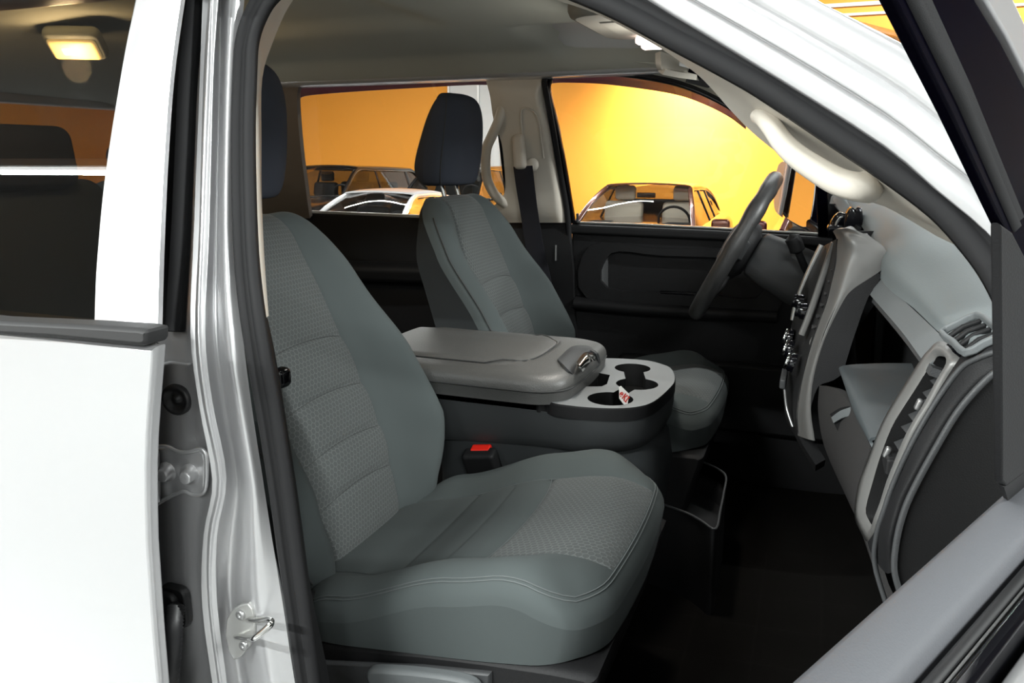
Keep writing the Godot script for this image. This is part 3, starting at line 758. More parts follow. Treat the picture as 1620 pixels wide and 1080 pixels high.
# ---------------------------------------------------------------- the driver's side
func far_side() -> void:
	near_trim()
	var b := thing("pillar_trim", V(-0.85, 1.0, -0.8), "beige pillar trim with assist loop between the driver's side windows", "pillar trim")
	obj("upper_trim", MB.new().patch([
		[V(-0.985,1.944,-0.71), V(-0.936,1.939,-0.711), V(-0.885,1.937,-0.712), V(-0.835,1.932,-0.713), V(-0.791,1.938,-0.712), V(-0.778,1.942,-0.731)],
		[V(-0.965,1.885,-0.706), V(-0.92,1.883,-0.697), V(-0.879,1.882,-0.697), V(-0.833,1.881,-0.697), V(-0.807,1.88,-0.702), V(-0.795,1.883,-0.747)],
		[V(-0.961,1.812,-0.726), V(-0.917,1.811,-0.716), V(-0.876,1.81,-0.716), V(-0.824,1.809,-0.717), V(-0.796,1.809,-0.722), V(-0.784,1.811,-0.766)],
		[V(-0.939,1.746,-0.734), V(-0.916,1.746,-0.734), V(-0.879,1.745,-0.734), V(-0.817,1.745,-0.734), V(-0.787,1.745,-0.739), V(-0.775,1.746,-0.784)],
		[V(-0.937,1.669,-0.754), V(-0.92,1.669,-0.754), V(-0.878,1.67,-0.754), V(-0.807,1.67,-0.754), V(-0.778,1.67,-0.759), V(-0.766,1.67,-0.804)],
		[V(-0.945,1.59,-0.776), V(-0.924,1.591,-0.775), V(-0.881,1.591,-0.775), V(-0.801,1.593,-0.775), V(-0.77,1.593,-0.78), V(-0.757,1.591,-0.825)],
		[V(-0.991,1.539,-0.789), V(-0.948,1.53,-0.792), V(-0.883,1.531,-0.792), V(-0.802,1.533,-0.791), V(-0.766,1.534,-0.796), V(-0.751,1.531,-0.842)],
		[V(-0.966,1.494,-0.81), V(-0.937,1.494,-0.81), V(-0.885,1.496,-0.81), V(-0.803,1.498,-0.81), V(-0.765,1.499,-0.81), V(-0.748,1.497,-0.85)]], 4, 4, 0.02), M.beige, b, "beige upper trim")
	obj("trim_groove", MB.new().tube(sp([V(-0.875,1.675,-0.747), V(-0.866,1.764,-0.723), V(-0.866,1.81,-0.71), V(-0.859,1.84,-0.702), V(-0.835,1.84,-0.702), V(-0.813,1.818,-0.708), V(-0.806,1.763,-0.723), V(-0.803,1.698,-0.74)], 4), 0.003, 8), M.beige, b)
	obj("assist_loop", MB.new().sweep(sp([V(-0.925,1.866,-0.721), V(-0.938,1.811,-0.712), V(-0.965,1.765,-0.721), V(-0.986,1.727,-0.729), V(-0.996,1.675,-0.743), V(-0.995,1.632,-0.754), V(-0.982,1.596,-0.764), V(-0.965,1.572,-0.774), V(-0.947,1.552,-0.796)], 5), oval(0.032, 0.026, 16), V(0, 0, 1)), M.beige, b, "beige assist loop")
	obj("lower_trim", MB.new().patch([
		[V(-0.949,1.493,-0.83), V(-0.888,1.494,-0.83), V(-0.814,1.496,-0.83), V(-0.768,1.498,-0.83), V(-0.753,1.498,-0.83)],
		[V(-0.907,1.419,-0.8), V(-0.853,1.421,-0.8), V(-0.795,1.423,-0.8), V(-0.751,1.425,-0.8), V(-0.732,1.426,-0.8)],
		[V(-0.863,1.339,-0.8), V(-0.82,1.341,-0.8), V(-0.777,1.343,-0.8), V(-0.739,1.345,-0.8), V(-0.722,1.346,-0.8)],
		[V(-0.822,1.235,-0.81), V(-0.779,1.238,-0.81), V(-0.757,1.24,-0.81), V(-0.736,1.241,-0.81), V(-0.719,1.242,-0.81)],
		[V(-0.804,0.931,-0.83), V(-0.77,0.934,-0.83), V(-0.748,0.937,-0.83), V(-0.726,0.939,-0.83), V(-0.704,0.941,-0.83)]], 4, 4, 0.02), M.black, b, "black lower trim")
	var s := thing("seat_belt", V(-0.82, 1.0, -0.79), "dark seat belt hanging from its beige shoulder anchor on the driver's pillar", "seat belt")
	obj("height_adjuster", MB.new().rbox(V(-0.874,1.717,-0.721), V(0.04, 0.105, 0.03), 0.014, Basis(V(0, 0, 1), 0.08)), M.beige, s, "beige height adjuster")
	obj("anchor", MB.new().lathe([W(0, 0.012), W(0.013, 0.012), W(0.02, 0.006), W(0.021, 0)], Transform3D(Basis(V(1, 0, 0), V(0, 0, 1), V(0, -1, 0)), V(-0.838,1.678,-0.737)), 20).rbox(V(-0.86,1.672,-0.729), V(0.06, 0.014, 0.012), 0.005), M.beige, s, "beige belt guide")
	obj("webbing", MB.new().patch([[V(-0.895,1.672,-0.722), V(-0.832,1.676,-0.721)], [V(-0.891,1.602,-0.74), V(-0.83,1.607,-0.739)], [V(-0.887,1.533,-0.763), V(-0.828,1.536,-0.762)], [V(-0.874,1.422,-0.78), V(-0.814,1.424,-0.78)], [V(-0.84,1.259,-0.785), V(-0.78,1.263,-0.785)], [V(-0.813,0.941,-0.79), V(-0.747,0.948,-0.79)]], 3, 4, 0.002), M.belt, s, "dark woven webbing")
	obj("belt_stop", MB.new().rbox(V(-0.77,1.407,-0.77), V(0.005, 0.05, 0.01), 0.002), M.steel, s)

	# front driver's door
	var d := thing("car_door", V(-0.35, 0.8, -0.85), "closed driver's door with black inner panel and clear window", "car door")
	var zf := Transform3D(Basis.IDENTITY, V(0, 0, -0.88))
	obj("inner_panel", MB.new().slab([V2(-0.75, 0.68), V2(0.34, 0.68), V2(0.34, 1.475)] + [W(0.034,1.480), W(-0.114,1.486), W(-0.295,1.492), W(-0.545,1.497), W(-0.739,1.496)], zf, 0.04, 0.006), M.black, d, "black inner door panel")
	obj("upper_rail", MB.new().sweep([V(-0.741,1.478,-0.835), V(-0.543,1.476,-0.835), V(-0.293,1.473,-0.835), V(0.036,1.463,-0.835)], rrect(0.03, 0.024, 0.01), V(0, 0, 1)), M.black, d)
	obj("sill_strip", MB.new().sweep([V(-0.74,1.498,-0.85), V(-0.547,1.498,-0.85), V(-0.296,1.494,-0.85), V(0.034,1.485,-0.85)], rrect(0.006, 0.012, 0.002), V(0, 0, 1)), M.bright, d, "bright strip along the sill")
	# moulded pocket: raised frame, pull cup, armrest ledge, switch plate
	obj("pocket_frame", ring_slab(sp([W(-0.672,1.429), W(-0.461,1.429), W(-0.117,1.419), W(-0.110,1.240), W(-0.337,1.254), W(-0.679,1.262)], 4, true), sp([W(-0.604,1.408), W(-0.451,1.408), W(-0.160,1.398), W(-0.161,1.294), W(-0.340,1.299), W(-0.613,1.297)], 4, true), Transform3D(Basis.IDENTITY, V(0, 0, -0.845)), 0.03), M.black, d)
	obj("pull_cup", MB.new().patch([[V(-0.649,1.421,-0.815), V(-0.637,1.416,-0.83), V(-0.617,1.409,-0.835)], [V(-0.646,1.348,-0.815), V(-0.635,1.344,-0.83), V(-0.616,1.344,-0.835)], [V(-0.644,1.271,-0.815), V(-0.631,1.279,-0.83), V(-0.614,1.292,-0.835)]], 3, 3, 0.004), M.slate_dark, d, "grey pull cup")
	obj("armrest", MB.new().sweep([V(-0.718,1.245,-0.82), V(-0.531,1.24,-0.82), V(-0.335,1.24,-0.82), V(-0.096,1.243,-0.82)], rrect(0.05, 0.035, 0.015), V(0, 1, 0.3)), M.black, d, "black armrest ledge")
	obj("switch_plate", MB.new().rbox(V(-0.392,1.292,-0.825), V(0.11, 0.012, 0.02), 0.004), M.gloss, d)
	obj("map_pocket", MB.new().slab(rrect(0.75, 0.22, 0.03, Vector2(-0.2, 0.98)), Transform3D(Basis.IDENTITY, V(0, 0, -0.845)), 0.035, 0.012), M.black, d)
	obj("lock_pin", MB.new().tube([V(-0.721,1.498,-0.84), V(-0.722,1.526,-0.84)], 0.0042, 10).tube([V(-0.721,1.498,-0.84), V(-0.721,1.504,-0.84)], 0.009, 10), M.rubber, d, "black lock pin")
	var loop := sp([V(-0.73,1.261,-0.818), V(-0.745,1.503,-0.817), V(-0.761,1.66,-0.775), V(-0.775,1.791,-0.739), V(-0.786,1.877,-0.716), V(-0.789,1.923,-0.704), V(-0.762,1.941,-0.699), V(-0.657,1.944,-0.698), V(-0.529,1.934,-0.701), V(-0.387,1.903,-0.709), V(-0.266,1.849,-0.724), V(-0.146,1.768,-0.746)], 5)
	obj("window_seal", MB.new().sweep(loop, rrect(0.016, 0.018, 0.006), V(0, -0.2, 1)), M.seal, d, "black window seal")
	var frame := sp([V(-0.735,1.498,-0.842), V(-0.752,1.66,-0.799), V(-0.769,1.792,-0.763), V(-0.785,1.875,-0.741), V(-0.784,1.914,-0.73), V(-0.76,1.935,-0.725), V(-0.66,1.938,-0.724), V(-0.534,1.928,-0.727), V(-0.391,1.897,-0.735), V(-0.269,1.842,-0.75), V(-0.147,1.758,-0.772)], 5)
	obj("window_frame", MB.new().sweep(frame, rrect(0.014, 0.02, 0.005), V(0, -0.2, 1)), M.gloss, d, "black window frame")
	obj("front_post", MB.new().sweep([V(-0.008,1.656,-0.803), V(0.011,1.483,-0.845)], rrect(0.028, 0.02, 0.004), V(0, 0, 1)), M.door_black, d, "dark front post of the window")
	obj("corner_panel", MB.new().slab([W(0.007,1.647), W(0.055,1.630), W(0.085,1.581), W(0.075,1.472), W(0.023,1.470)], Transform3D(Basis.IDENTITY, V(0, 0, -0.85)), 0.02, 0.003), M.gloss, d)
	obj("window_pane", MB.new().patch([[V(-0.746,1.489,-0.85), V(0.033,1.472,-0.85)], [V(-0.769,1.717,-0.791), V(0.016,1.678,-0.802)], [V(-0.787,1.932,-0.733), V(-0.001,1.878,-0.748)]], 2, 3, 0.004), M.pane, d, "clear window glass")
	obj("wind_deflector", MB.new().patch([[V(-0.805,1.91,-0.764), V(-0.782,1.917,-0.763), V(-0.733,1.917,-0.762), V(-0.617,1.909,-0.765), V(-0.45,1.883,-0.772), V(-0.361,1.858,-0.778), V(-0.272,1.816,-0.79), V(-0.218,1.777,-0.8)], [V(-0.807,1.951,-0.768), V(-0.785,1.953,-0.768), V(-0.735,1.955,-0.767), V(-0.619,1.951,-0.768), V(-0.453,1.925,-0.775), V(-0.363,1.902,-0.782), V(-0.274,1.859,-0.793), V(-0.221,1.824,-0.803)]], 4, 2, 0.003), M.visor_tint, d, "smoked plum wind deflector")
	obj("outer_skin", box(V(-0.76, 0.76, -0.97), V(0.34, 1.48, -0.90), 0.02), M.silver, d)
	var m := thing("door_mirror", V(-0.06, 1.45, -1.1), "large driver's door mirror reflecting the orange wall", "mirror")
	var mo := sp([W(-0.127,1.675), W(-0.101,1.690), W(-0.055,1.683), W(-0.029,1.663), W(-0.022,1.601), W(-0.022,1.521), W(-0.032,1.487), W(-0.067,1.494), W(-0.112,1.519), W(-0.126,1.555), W(-0.128,1.619)], 3, true)
	var mf := Transform3D(Basis.IDENTITY, V(0, 0, 0))
	# the housing turns so that the glass looks back past the driver
	var pts := []
	for q in mo: pts.append(q)
	var c2 := Vector2.ZERO
	for q in mo: c2 += q
	c2 /= mo.size()
	var centre := V(c2.x, c2.y, -1.12)
	var turn := Basis(V(0, 1, 0), 0.12) * Basis(V(1, 0, 0), 0.10)
	turn = Basis(V(0, 1, 0), -0.87) * Basis(V(1, 0, 0), -0.07)
	for k in pts.size(): pts[k] = V2((pts[k].x - c2.x) / 0.645, pts[k].y - c2.y)
	var big := []
	for q in pts: big.append(q * 1.15)
	obj("housing", MB.new().slab(big, Transform3D(turn, centre + turn * V(0, 0, -0.075)), 0.072, 0.02), M.door_black, m, "dark mirror housing")
	var left := Geometry2D.intersect_polygons(PackedVector2Array(pts), PackedVector2Array([V2(-0.3, -0.2), V2(-0.044, -0.2), V2(-0.018, 0.2), V2(-0.3, 0.2)]))
	var right := Geometry2D.intersect_polygons(PackedVector2Array(pts), PackedVector2Array([V2(-0.039, -0.2), V2(0.3, -0.2), V2(0.3, 0.2), V2(-0.013, 0.2)]))
	obj("convex_mirror", MB.new().slab(Array(left[0]), Transform3D(turn * Basis(V(0, 1, 0), 0.2), centre + turn * V(-0.004, 0, 0.006)), 0.003, 0.001), M.mirror, m, "narrow wide-angle mirror glass")
	obj("mirror_glass", MB.new().slab(Array(right[0]), Transform3D(turn, centre), 0.004, 0.001), M.mirror, m, "main mirror glass")
	obj("arm", MB.new().sweep(sp([V(-0.023,1.499,-1.1), V(-0.001,1.492,-1), V(0.015,1.486,-0.93), V(0.028,1.478,-0.9)], 3), rrect(0.05, 0.035, 0.012), V(0, 1, 0)), M.door_black, m)

	# rear driver's side door
	var r := thing("car_door", V(-1.4, 0.8, -0.85), "closed rear driver's side door with black inner panel and wide window", "car door")
	obj("inner_panel", MB.new().slab([V2(-2.2, 0.68), V2(-0.9, 0.68), V2(-0.87, 1.47)] + [W(-0.967,1.498), W(-1.342,1.500), W(-1.756,1.505), W(-1.980,1.507)], zf, 0.04, 0.006), M.black, r, "black inner door panel")
	obj("armrest", MB.new().sweep([V(-2.0, 1.3, -0.82), V(-1.5, 1.31, -0.80), V(-0.95, 1.32, -0.82)], rrect(0.07, 0.06, 0.02), V(0, 1, 0.3)), M.black, r)
	obj("sill_strip", MB.new().sweep([V(-1.742,1.507,-0.85), V(-1.347,1.503,-0.85), V(-0.971,1.499,-0.85)], rrect(0.012, 0.012, 0.002), V(0, 0, 1)), M.bright, r, "bright strip along the sill")
	obj("window_frame", MB.new().sweep(sp([V(-1.737,1.504,-0.839), V(-1.728,1.61,-0.81), V(-1.704,1.762,-0.769), V(-1.687,1.885,-0.736), V(-1.672,1.921,-0.726), V(-1.636,1.944,-0.72), V(-1.445,1.951,-0.718), V(-1.215,1.955,-0.717), V(-1.042,1.955,-0.717), V(-0.996,1.951,-0.718), V(-0.974,1.927,-0.725), V(-0.961,1.859,-0.743), V(-0.954,1.718,-0.781), V(-0.953,1.5,-0.84)], 5), rrect(0.012, 0.02, 0.004), V(0, -0.2, 1)), M.gloss, r, "black window frame")
	obj("window_pane", MB.new().patch([[V(-1.753,1.496,-0.85), V(-0.957,1.491,-0.85)], [V(-1.733,1.72,-0.791), V(-0.969,1.718,-0.791)], [V(-1.683,1.946,-0.73), V(-0.984,1.951,-0.728)]], 2, 3, 0.004), M.pane, r, "window glass")
	obj("wind_deflector", MB.new().patch([[V(-1.728,1.884,-0.771), V(-1.694,1.896,-0.768), V(-1.65,1.905,-0.766), V(-1.475,1.912,-0.764), V(-1.24,1.917,-0.762), V(-1.062,1.92,-0.761), V(-0.977,1.918,-0.762)], [V(-1.727,1.944,-0.77), V(-1.69,1.949,-0.769), V(-1.648,1.954,-0.767), V(-1.473,1.964,-0.765), V(-1.239,1.967,-0.764), V(-1.062,1.969,-0.763), V(-0.978,1.967,-0.764)]], 4, 2, 0.003), M.visor_tint, r, "smoked plum wind deflector")
	obj("outer_skin", box(V(-2.1, 0.76, -0.97), V(-0.78, 1.47, -0.90), 0.02), M.silver, r)
	var c := thing("pillar_trim", V(-1.9, 1.4, -0.75), "dark brown trim of the rear cab pillar behind the wide window", "pillar trim")
	obj("trim_panel", MB.new().patch([[V(-1.86,1.988,-0.678), V(-1.76,1.98,-0.68), V(-1.69,1.958,-0.686), V(-1.636,1.937,-0.692)], [V(-1.829,1.885,-0.676), V(-1.752,1.883,-0.677), V(-1.684,1.882,-0.677), V(-1.64,1.881,-0.677)], [V(-1.853,1.72,-0.721), V(-1.781,1.719,-0.721), V(-1.713,1.719,-0.721), V(-1.667,1.719,-0.721)], [V(-1.873,1.588,-0.756), V(-1.797,1.589,-0.756), V(-1.73,1.59,-0.756), V(-1.68,1.591,-0.755)], [V(-1.916,1.483,-0.81), V(-1.846,1.485,-0.81), V(-1.769,1.487,-0.81), V(-1.709,1.488,-0.81)]], 4, 4, 0.02), M.cpillar, c)


# ---------------------------------------------------------------- headliner, dome lamp, overhead console, visor
func roof_lining() -> void:
	var t := thing("headliner", V(-1.2, 1.93, 0), "warm grey moulded headliner with soft recesses over the seats", "headliner")
	var rows := []
	var uvs := []
	for i in 73:
		var x := -0.28 - 2.02 * i / 72.0
		var row := PackedVector3Array()
		for j in 61:
			var z := -0.70 + 1.40 * j / 60.0
			var a := absf(z)
			var y := 1.925 + 0.052 * smoothstep(0.70, 0.50, a) + 0.012 * (1 - z * z / 0.5)
			y -= 0.10 * smoothstep(-1.75, -2.3, x)
			y += 0.024 * smoothstep(-1.7, -1.55, x) * smoothstep(-0.80, -0.90, x) * smoothstep(-0.16, -0.05, z) * smoothstep(0.56, 0.46, z)
			y += 0.02 * smoothstep(-0.72, -0.66, x) * smoothstep(-0.44, -0.50, x) * smoothstep(0.63, 0.55, absf(z)) * smoothstep(0.16, 0.24, absf(z))
			row.append(V(x, y, z))
		rows.append(row)
	obj("lining", MB.new().sheet(rows, -0.008), M.headliner, t, "soft moulded lining")
	obj("side_header", MB.new().patch([[V(-1.76,1.971,-0.713), V(-1.64,1.946,-0.72), V(-1.444,1.953,-0.718), V(-1.215,1.957,-0.717), V(-1.037,1.958,-0.716), V(-0.969,1.953,-0.718), V(-0.786,1.945,-0.72), V(-0.659,1.948,-0.719), V(-0.533,1.938,-0.722), V(-0.391,1.907,-0.73), V(-0.269,1.852,-0.745), V(-0.139,1.77,-0.767)], [V(-1.738,1.983,-0.679), V(-1.618,1.95,-0.688), V(-1.425,1.957,-0.687), V(-1.198,1.961,-0.686), V(-1.023,1.961,-0.685), V(-0.956,1.957,-0.687), V(-0.776,1.952,-0.688), V(-0.65,1.953,-0.688), V(-0.526,1.945,-0.69), V(-0.386,1.916,-0.698), V(-0.266,1.863,-0.712), V(-0.138,1.786,-0.733)], [V(-1.689,1.994,-0.607), V(-1.566,1.96,-0.616), V(-1.38,1.964,-0.615), V(-1.161,1.967,-0.614), V(-0.991,1.967,-0.614), V(-0.926,1.965,-0.615), V(-0.752,1.961,-0.615), V(-0.63,1.966,-0.614), V(-0.51,1.962,-0.615), V(-0.375,1.938,-0.622), V(-0.259,1.893,-0.634), V(-0.136,1.82,-0.654)]], 4, 4, 0.01), M.headliner, t, "soft edge above the driver's side windows")
	# rear dome lamp
	var d := thing("dome_lamp", V(-1.62, 1.95, 0.17), "small lit rectangular dome lamp seen through the dark rear door window", "lamp")
	var df := Basis(V(0, 1, 0), 0.5) * Basis(V(1, 0, 0), -0.62)
	obj("lamp_base", MB.new().rbox(V(-1.63, 1.957, 0.17), V(0.125, 0.04, 0.085), 0.018, df), M.headliner, d)
	obj("lamp_lens", MB.new().rbox(V(-1.63, 1.957, 0.17) + df * V(0, -0.017, 0), V(0.105, 0.02, 0.062), 0.02, df), lit(Color(1.0, 0.86, 0.58), 0.5), d, "warm glowing lens")
	obj("lamp_bulb", MB.new().rbox(V(-1.63, 1.957, 0.17) + df * V(-0.01, -0.026, 0), V(0.03, 0.008, 0.02), 0.004, df), lit(Color(1.0, 0.92, 0.75), 6.0), d)
	var l := OmniLight3D.new()
	l.name = "dome_lamp_light"
	l.light_color = Color(1.0, 0.85, 0.62)
	l.light_energy = 0.05
	l.light_size = 0.03
	l.omni_range = 12
	l.omni_attenuation = 2.0
	l.shadow_enabled = true
	add_child(l)
	l.position = V(-1.61, 1.90, 0.20)
	# overhead console
	var o := thing("overhead_console", V(-0.38, 1.93, 0), "grey overhead console with two glowing map lamps at the windscreen header", "console")
	obj("console_body", MB.new().slab(rrect(0.26, 0.34, 0.06, V2(-0.33, 0.02)), Transform3D(Basis(V(1, 0, 0), V(0, 0, 1), V(0, -1, 0)), V(0, 1.985, 0)), 0.042, 0.014), M.console_grey, o, "grey console body")
	obj("lamp_panel", MB.new().rbox(V(-0.375, 1.943, 0.03), V(0.07, 0.006, 0.15), 0.003), M.console_grey, o)
	for q in [V(-0.359,1.934,-0.097), V(-0.364,1.934,-0.176)]:
		obj("lamp_lens", MB.new().rbox(q, V(0.05, 0.014, 0.03), 0.005), lit(Color(1, 0.9, 0.86), 7.0), o, "glowing map lamp lens")
	var ml := OmniLight3D.new()
	ml.name = "map_lamp_light"
	ml.light_color = Color(1, 0.98, 0.94)
	ml.light_energy = 0.018
	ml.light_size = 0.04
	ml.omni_range = 12
	ml.omni_attenuation = 2.0
	ml.shadow_enabled = true
	add_child(ml)
	ml.position = V(-0.35, 1.87, 0.045)
	var ms := SpotLight3D.new()
	ms.name = "map_lamp_beam"
	ms.light_color = Color(1, 0.98, 0.94)
	ms.light_energy = 0.21
	ms.light_size = 0.04
	ms.spot_angle = 31
	ms.spot_angle_attenuation = 0.8
	ms.spot_range = 12
	ms.spot_attenuation = 2.0
	ms.shadow_enabled = true
	add_child(ms)
	ms.look_at_from_position(V(-0.35, 1.90, 0.05), V(-0.38, 1.2, 0.0))
	var v := thing("sun_visor", V(-0.33, 1.9, -0.3), "pale sun visor with a small white label folded up over the driver", "sun visor")
	obj("visor_board", MB.new().patch([[V(-0.412,1.95,-0.436), V(-0.408,1.925,-0.424), V(-0.407,1.91,-0.453), V(-0.394,1.9,-0.447)], [V(-0.393,1.95,-0.553), V(-0.389,1.925,-0.553), V(-0.383,1.91,-0.562), V(-0.37,1.9,-0.542)], [V(-0.378,1.95,-0.746), V(-0.363,1.925,-0.699), V(-0.353,1.91,-0.683), V(-0.337,1.9,-0.628)], [V(-0.365,1.95,-1.013), V(-0.338,1.925,-0.904), V(-0.321,1.91,-0.836), V(-0.307,1.9,-0.782)]], 4, 4, 0.014), M.beige, v)
	obj("label", MB.new().patch([[V(-0.36,1.938,-0.482), V(-0.359,1.922,-0.472)], [V(-0.353,1.938,-0.635), V(-0.342,1.922,-0.556)]], 2, 2, 0.001), M.white, v)

func rear_seat() -> void:
	var t := thing("bench_seat", V(-1.9, 0.7, 0), "dark grey rear bench seat behind the front seats", "bench seat")
	obj("cushion", MB.new().rbox(V(-1.72, 1.02, 0), V(0.5, 0.17, 1.42), 0.06), M.fabric, t)
	obj("base", MB.new().rbox(V(-1.76, 0.80, 0), V(0.42, 0.3, 1.3), 0.02), M.black, t)
	for z in [-0.46, 0.0, 0.46]:
		obj("backrest", MB.new().rbox(V(-2.02, 1.33, z), V(0.16, 0.62, 0.45 if z != 0.0 else 0.44), 0.06, Basis(V(0, 0, 1), 0.18)), M.fabric, t)
	for z in [-0.46, 0.05, 0.46]:
		var h := obj("headrest", MB.new().rbox(V(-1.99 if z == 0.05 else -2.09, 1.70 if z == 0.05 else 1.66, z), V(0.09, 0.17, 0.27), 0.04, Basis(V(0, 0, 1), 0.12)), M.head_fabric, t)
		for s in [-0.06, 0.06]: obj("post", MB.new().tube([V(-2.04, 1.58, z + s), V(-2.05, 1.72, z + s)], 0.006, 8), M.steel, h)

# ---------------------------------------------------------------- upholstered pads
# S(a, b) is the upholstered face, B(a, b) the hidden back; a and b run -1..1 and 0..1 along the lines la and lb;
# part(a, b) names the piece a patch of the face belongs to
func pad(S: Callable, B: Callable, la: Array, lb: Array, part: Callable, uvf: Callable) -> Dictionary:
	var A := la.size()
	var N := lb.size()
	var p := PackedVector3Array()
	var nn := PackedVector3Array()
	var uv := PackedVector2Array()
	for j in N:
		for i in A:
			p.append(S.call(la[i], lb[j]))
			uv.append(uvf.call(la[i], lb[j]))
			nn.append(Vector3.ZERO)
	for j in N - 1:
		for i in A - 1:
			var q := [j * A + i, j * A + i + 1, (j + 1) * A + i + 1, (j + 1) * A + i]
			var c := (p[q[2]] - p[q[0]]).cross(p[q[3]] - p[q[1]])
			for k in q: nn[k] += c
	var mid: Vector3 = S.call(0.0, 0.5) - B.call(0.0, 0.5)
	var side := 1.0 if nn[(N / 2) * A + A / 2].dot(mid) > 0 else -1.0
	var out := {}
	var seen := {}
	for j in N - 1:
		for i in A - 1:
			var name: String = part.call((la[i] + la[i + 1]) / 2.0, (lb[j] + lb[j + 1]) / 2.0)
			if not out.has(name):
				out[name] = MB.new()
				seen[name] = {}
			var m: MB = out[name]
			var at: Dictionary = seen[name]
			var id := []
			for k in [j * A + i, j * A + i + 1, (j + 1) * A + i + 1, (j + 1) * A + i]:
				if not at.has(k):
					at[k] = m.v.size()
					m.v.append(p[k])
					m.n.append((nn[k] * side).normalized())
					m.uv.append(uv[k])
				id.append(at[k])
			if side < 0: m.ix.append_array([id[0], id[1], id[2], id[0], id[2], id[3]])
			else: m.ix.append_array([id[0], id[2], id[1], id[0], id[3], id[2]])
	var loop := []
	for i in A: loop.append([la[i], lb[0]])
	for j in range(1, N): loop.append([la[A - 1], lb[j]])
	for i in range(A - 2, -1, -1): loop.append([la[i], lb[N - 1]])
	for j in range(N - 2, 0, -1): loop.append([la[0], lb[j]])
	var rows := []
	for s in [0.0, 0.25, 0.5, 0.75, 0.94, 1.0]:
		var r := PackedVector3Array()
		for e in loop:
			var f: Vector3 = S.call(e[0], e[1])
			var k: Vector3 = B.call(e[0], e[1])
			r.append(f.lerp(k, s))
		rows.append(r)
	var sm := MB.new()
	sm.grid(rows, true, false, side < 0)
	var back := []
	for j in range(0, N, 3):
		var r := PackedVector3Array()
		for i in range(0, A, 3): r.append(B.call(la[i], lb[j]))
		back.append(r)
	out["side"] = sm
	return out

func lines(n: int, lo: float, extra: Array) -> Array:
	var o := []
	for k in n + 1:
		var u := 2.0 * k / n - 1.0
		u = signf(u) * (1.0 - pow(1.0 - absf(u), 1.7))
		o.append(u if lo < 0 else (u + 1) / 2)
	for e in extra:
		for d in [-0.012, -0.005, 0.0, 0.005, 0.012]: o.append(e + d)
	o.sort()
	var r := [o[0]]
	for k in o: if k - r[-1] > 0.0015 and k >= lo and k <= 1.0: r.append(k)
	return r

func bump(x: float, at: float, w: float) -> float: return exp(-(x - at) * (x - at) / (w * w))

func rnd(d: float, r: float) -> float:
	if d >= r: return 0.0
	var q := 1.0 - d / r
	return r * (1.0 - sqrt(maxf(0.0, 1.0 - q * q)))

func lerps(b: float, xs: Array, ys: Array) -> float:
	for k in xs.size() - 1:
		if b <= xs[k + 1]: return lerpf(ys[k], ys[k + 1], smoothstep(0, 1, (b - xs[k]) / (xs[k + 1] - xs[k])) * 0.4 + 0.6 * (b - xs[k]) / (xs[k + 1] - xs[k]))
	return ys[-1]

const ZC := 0.43

# where a point of the square (p, q) lies on a square with corners rounded by r
func soft(p: float, q: float, r: float) -> Vector2:
	var m := maxf(absf(p), absf(q))
	if m < 1e-4: return Vector2(p, q)
	var s := Vector2(p, q) / m
	var big := absf(s.x) >= absf(s.y)
	var o := absf(s.y) if big else absf(s.x)
	var e := Vector2(1.0, o / (1.0 - 0.8 * r) * (1.0 - r))
	if 1.0 - o < 0.8 * r:
		var an := PI / 4 * (1.0 - (1.0 - o) / (0.8 * r))
		e = Vector2(1 - r + r * cos(an), 1 - r + r * sin(an))
	if not big: e = Vector2(e.y, e.x)
	e = Vector2(e.x * signf(s.x) if s.x != 0.0 else 0.0, e.y * signf(s.y) if s.y != 0.0 else 0.0) * m
	return Vector2(p, q).lerp(e, smoothstep(0.35, 1.0, m))

func rim_of(a: float, b: float) -> float: return 1.0 - maxf(absf(a), absf(2 * b - 1))

func back_w(t: float) -> float: return lerps(t, [-0.05, 0.12, 0.28, 0.43, 0.54, 0.63], [0.24, 0.264, 0.264, 0.246, 0.222, 0.20])

const BH := 0.665

func back_pt(a: float, b: float, d: float, k := 1.0) -> Vector3:
	var f := soft(a, 2 * b - 1, 0.36) * k
	var t := BH * (f.y + 1) / 2 - 0.05
	return V(-0.715 - 0.354 * t + 0.936 * d, 1.035 + 0.936 * t + 0.354 * d, ZC + back_w(t) * f.x)

const INS := 0.5
const SEAMS := [0.21, 0.33, 0.466, 0.617]

func seam_b(a: float, k: int) -> float: return SEAMS[k] - 0.08 * a * a

func back_face(a: float, b: float) -> Vector3:
	var m := absf(a)
	var d := lerps(b, [0.0, 0.25, 0.5, 0.78, 1.0], [0.05, 0.092, 0.076, 0.034, 0.012]) * smoothstep(INS + 0.02, 0.86, m)
	d += 0.010 * sqrt(maxf(0.0, 1 - pow(m / INS, 2))) if m < INS else 0.0
	d += 0.012 * bump(b, 0.3, 0.25)
	if m < INS:
		for k in 4: d -= 0.004 * bump(b - seam_b(a, k), 0, 0.010)
		for k in 3: d += 0.004 * sin(PI * clampf((b - SEAMS[k]) / (SEAMS[k + 1] - SEAMS[k]), 0, 1))
	d -= 0.006 * bump(m, INS, 0.014) * smoothstep(1.0, 0.93, b)
	d -= rnd(rim_of(a, b) * 0.26, 0.052)
	return back_pt(a, b, d)

func back_rear(a: float, b: float) -> Vector3:
	return back_pt(a, b, -0.082 + 0.025 * smoothstep(0.8, 1.0, b), 0.96)

func cush_w(b: float) -> float: return lerps(b, [0.0, 0.3, 0.7, 1.0], [0.255, 0.270, 0.274, 0.268])

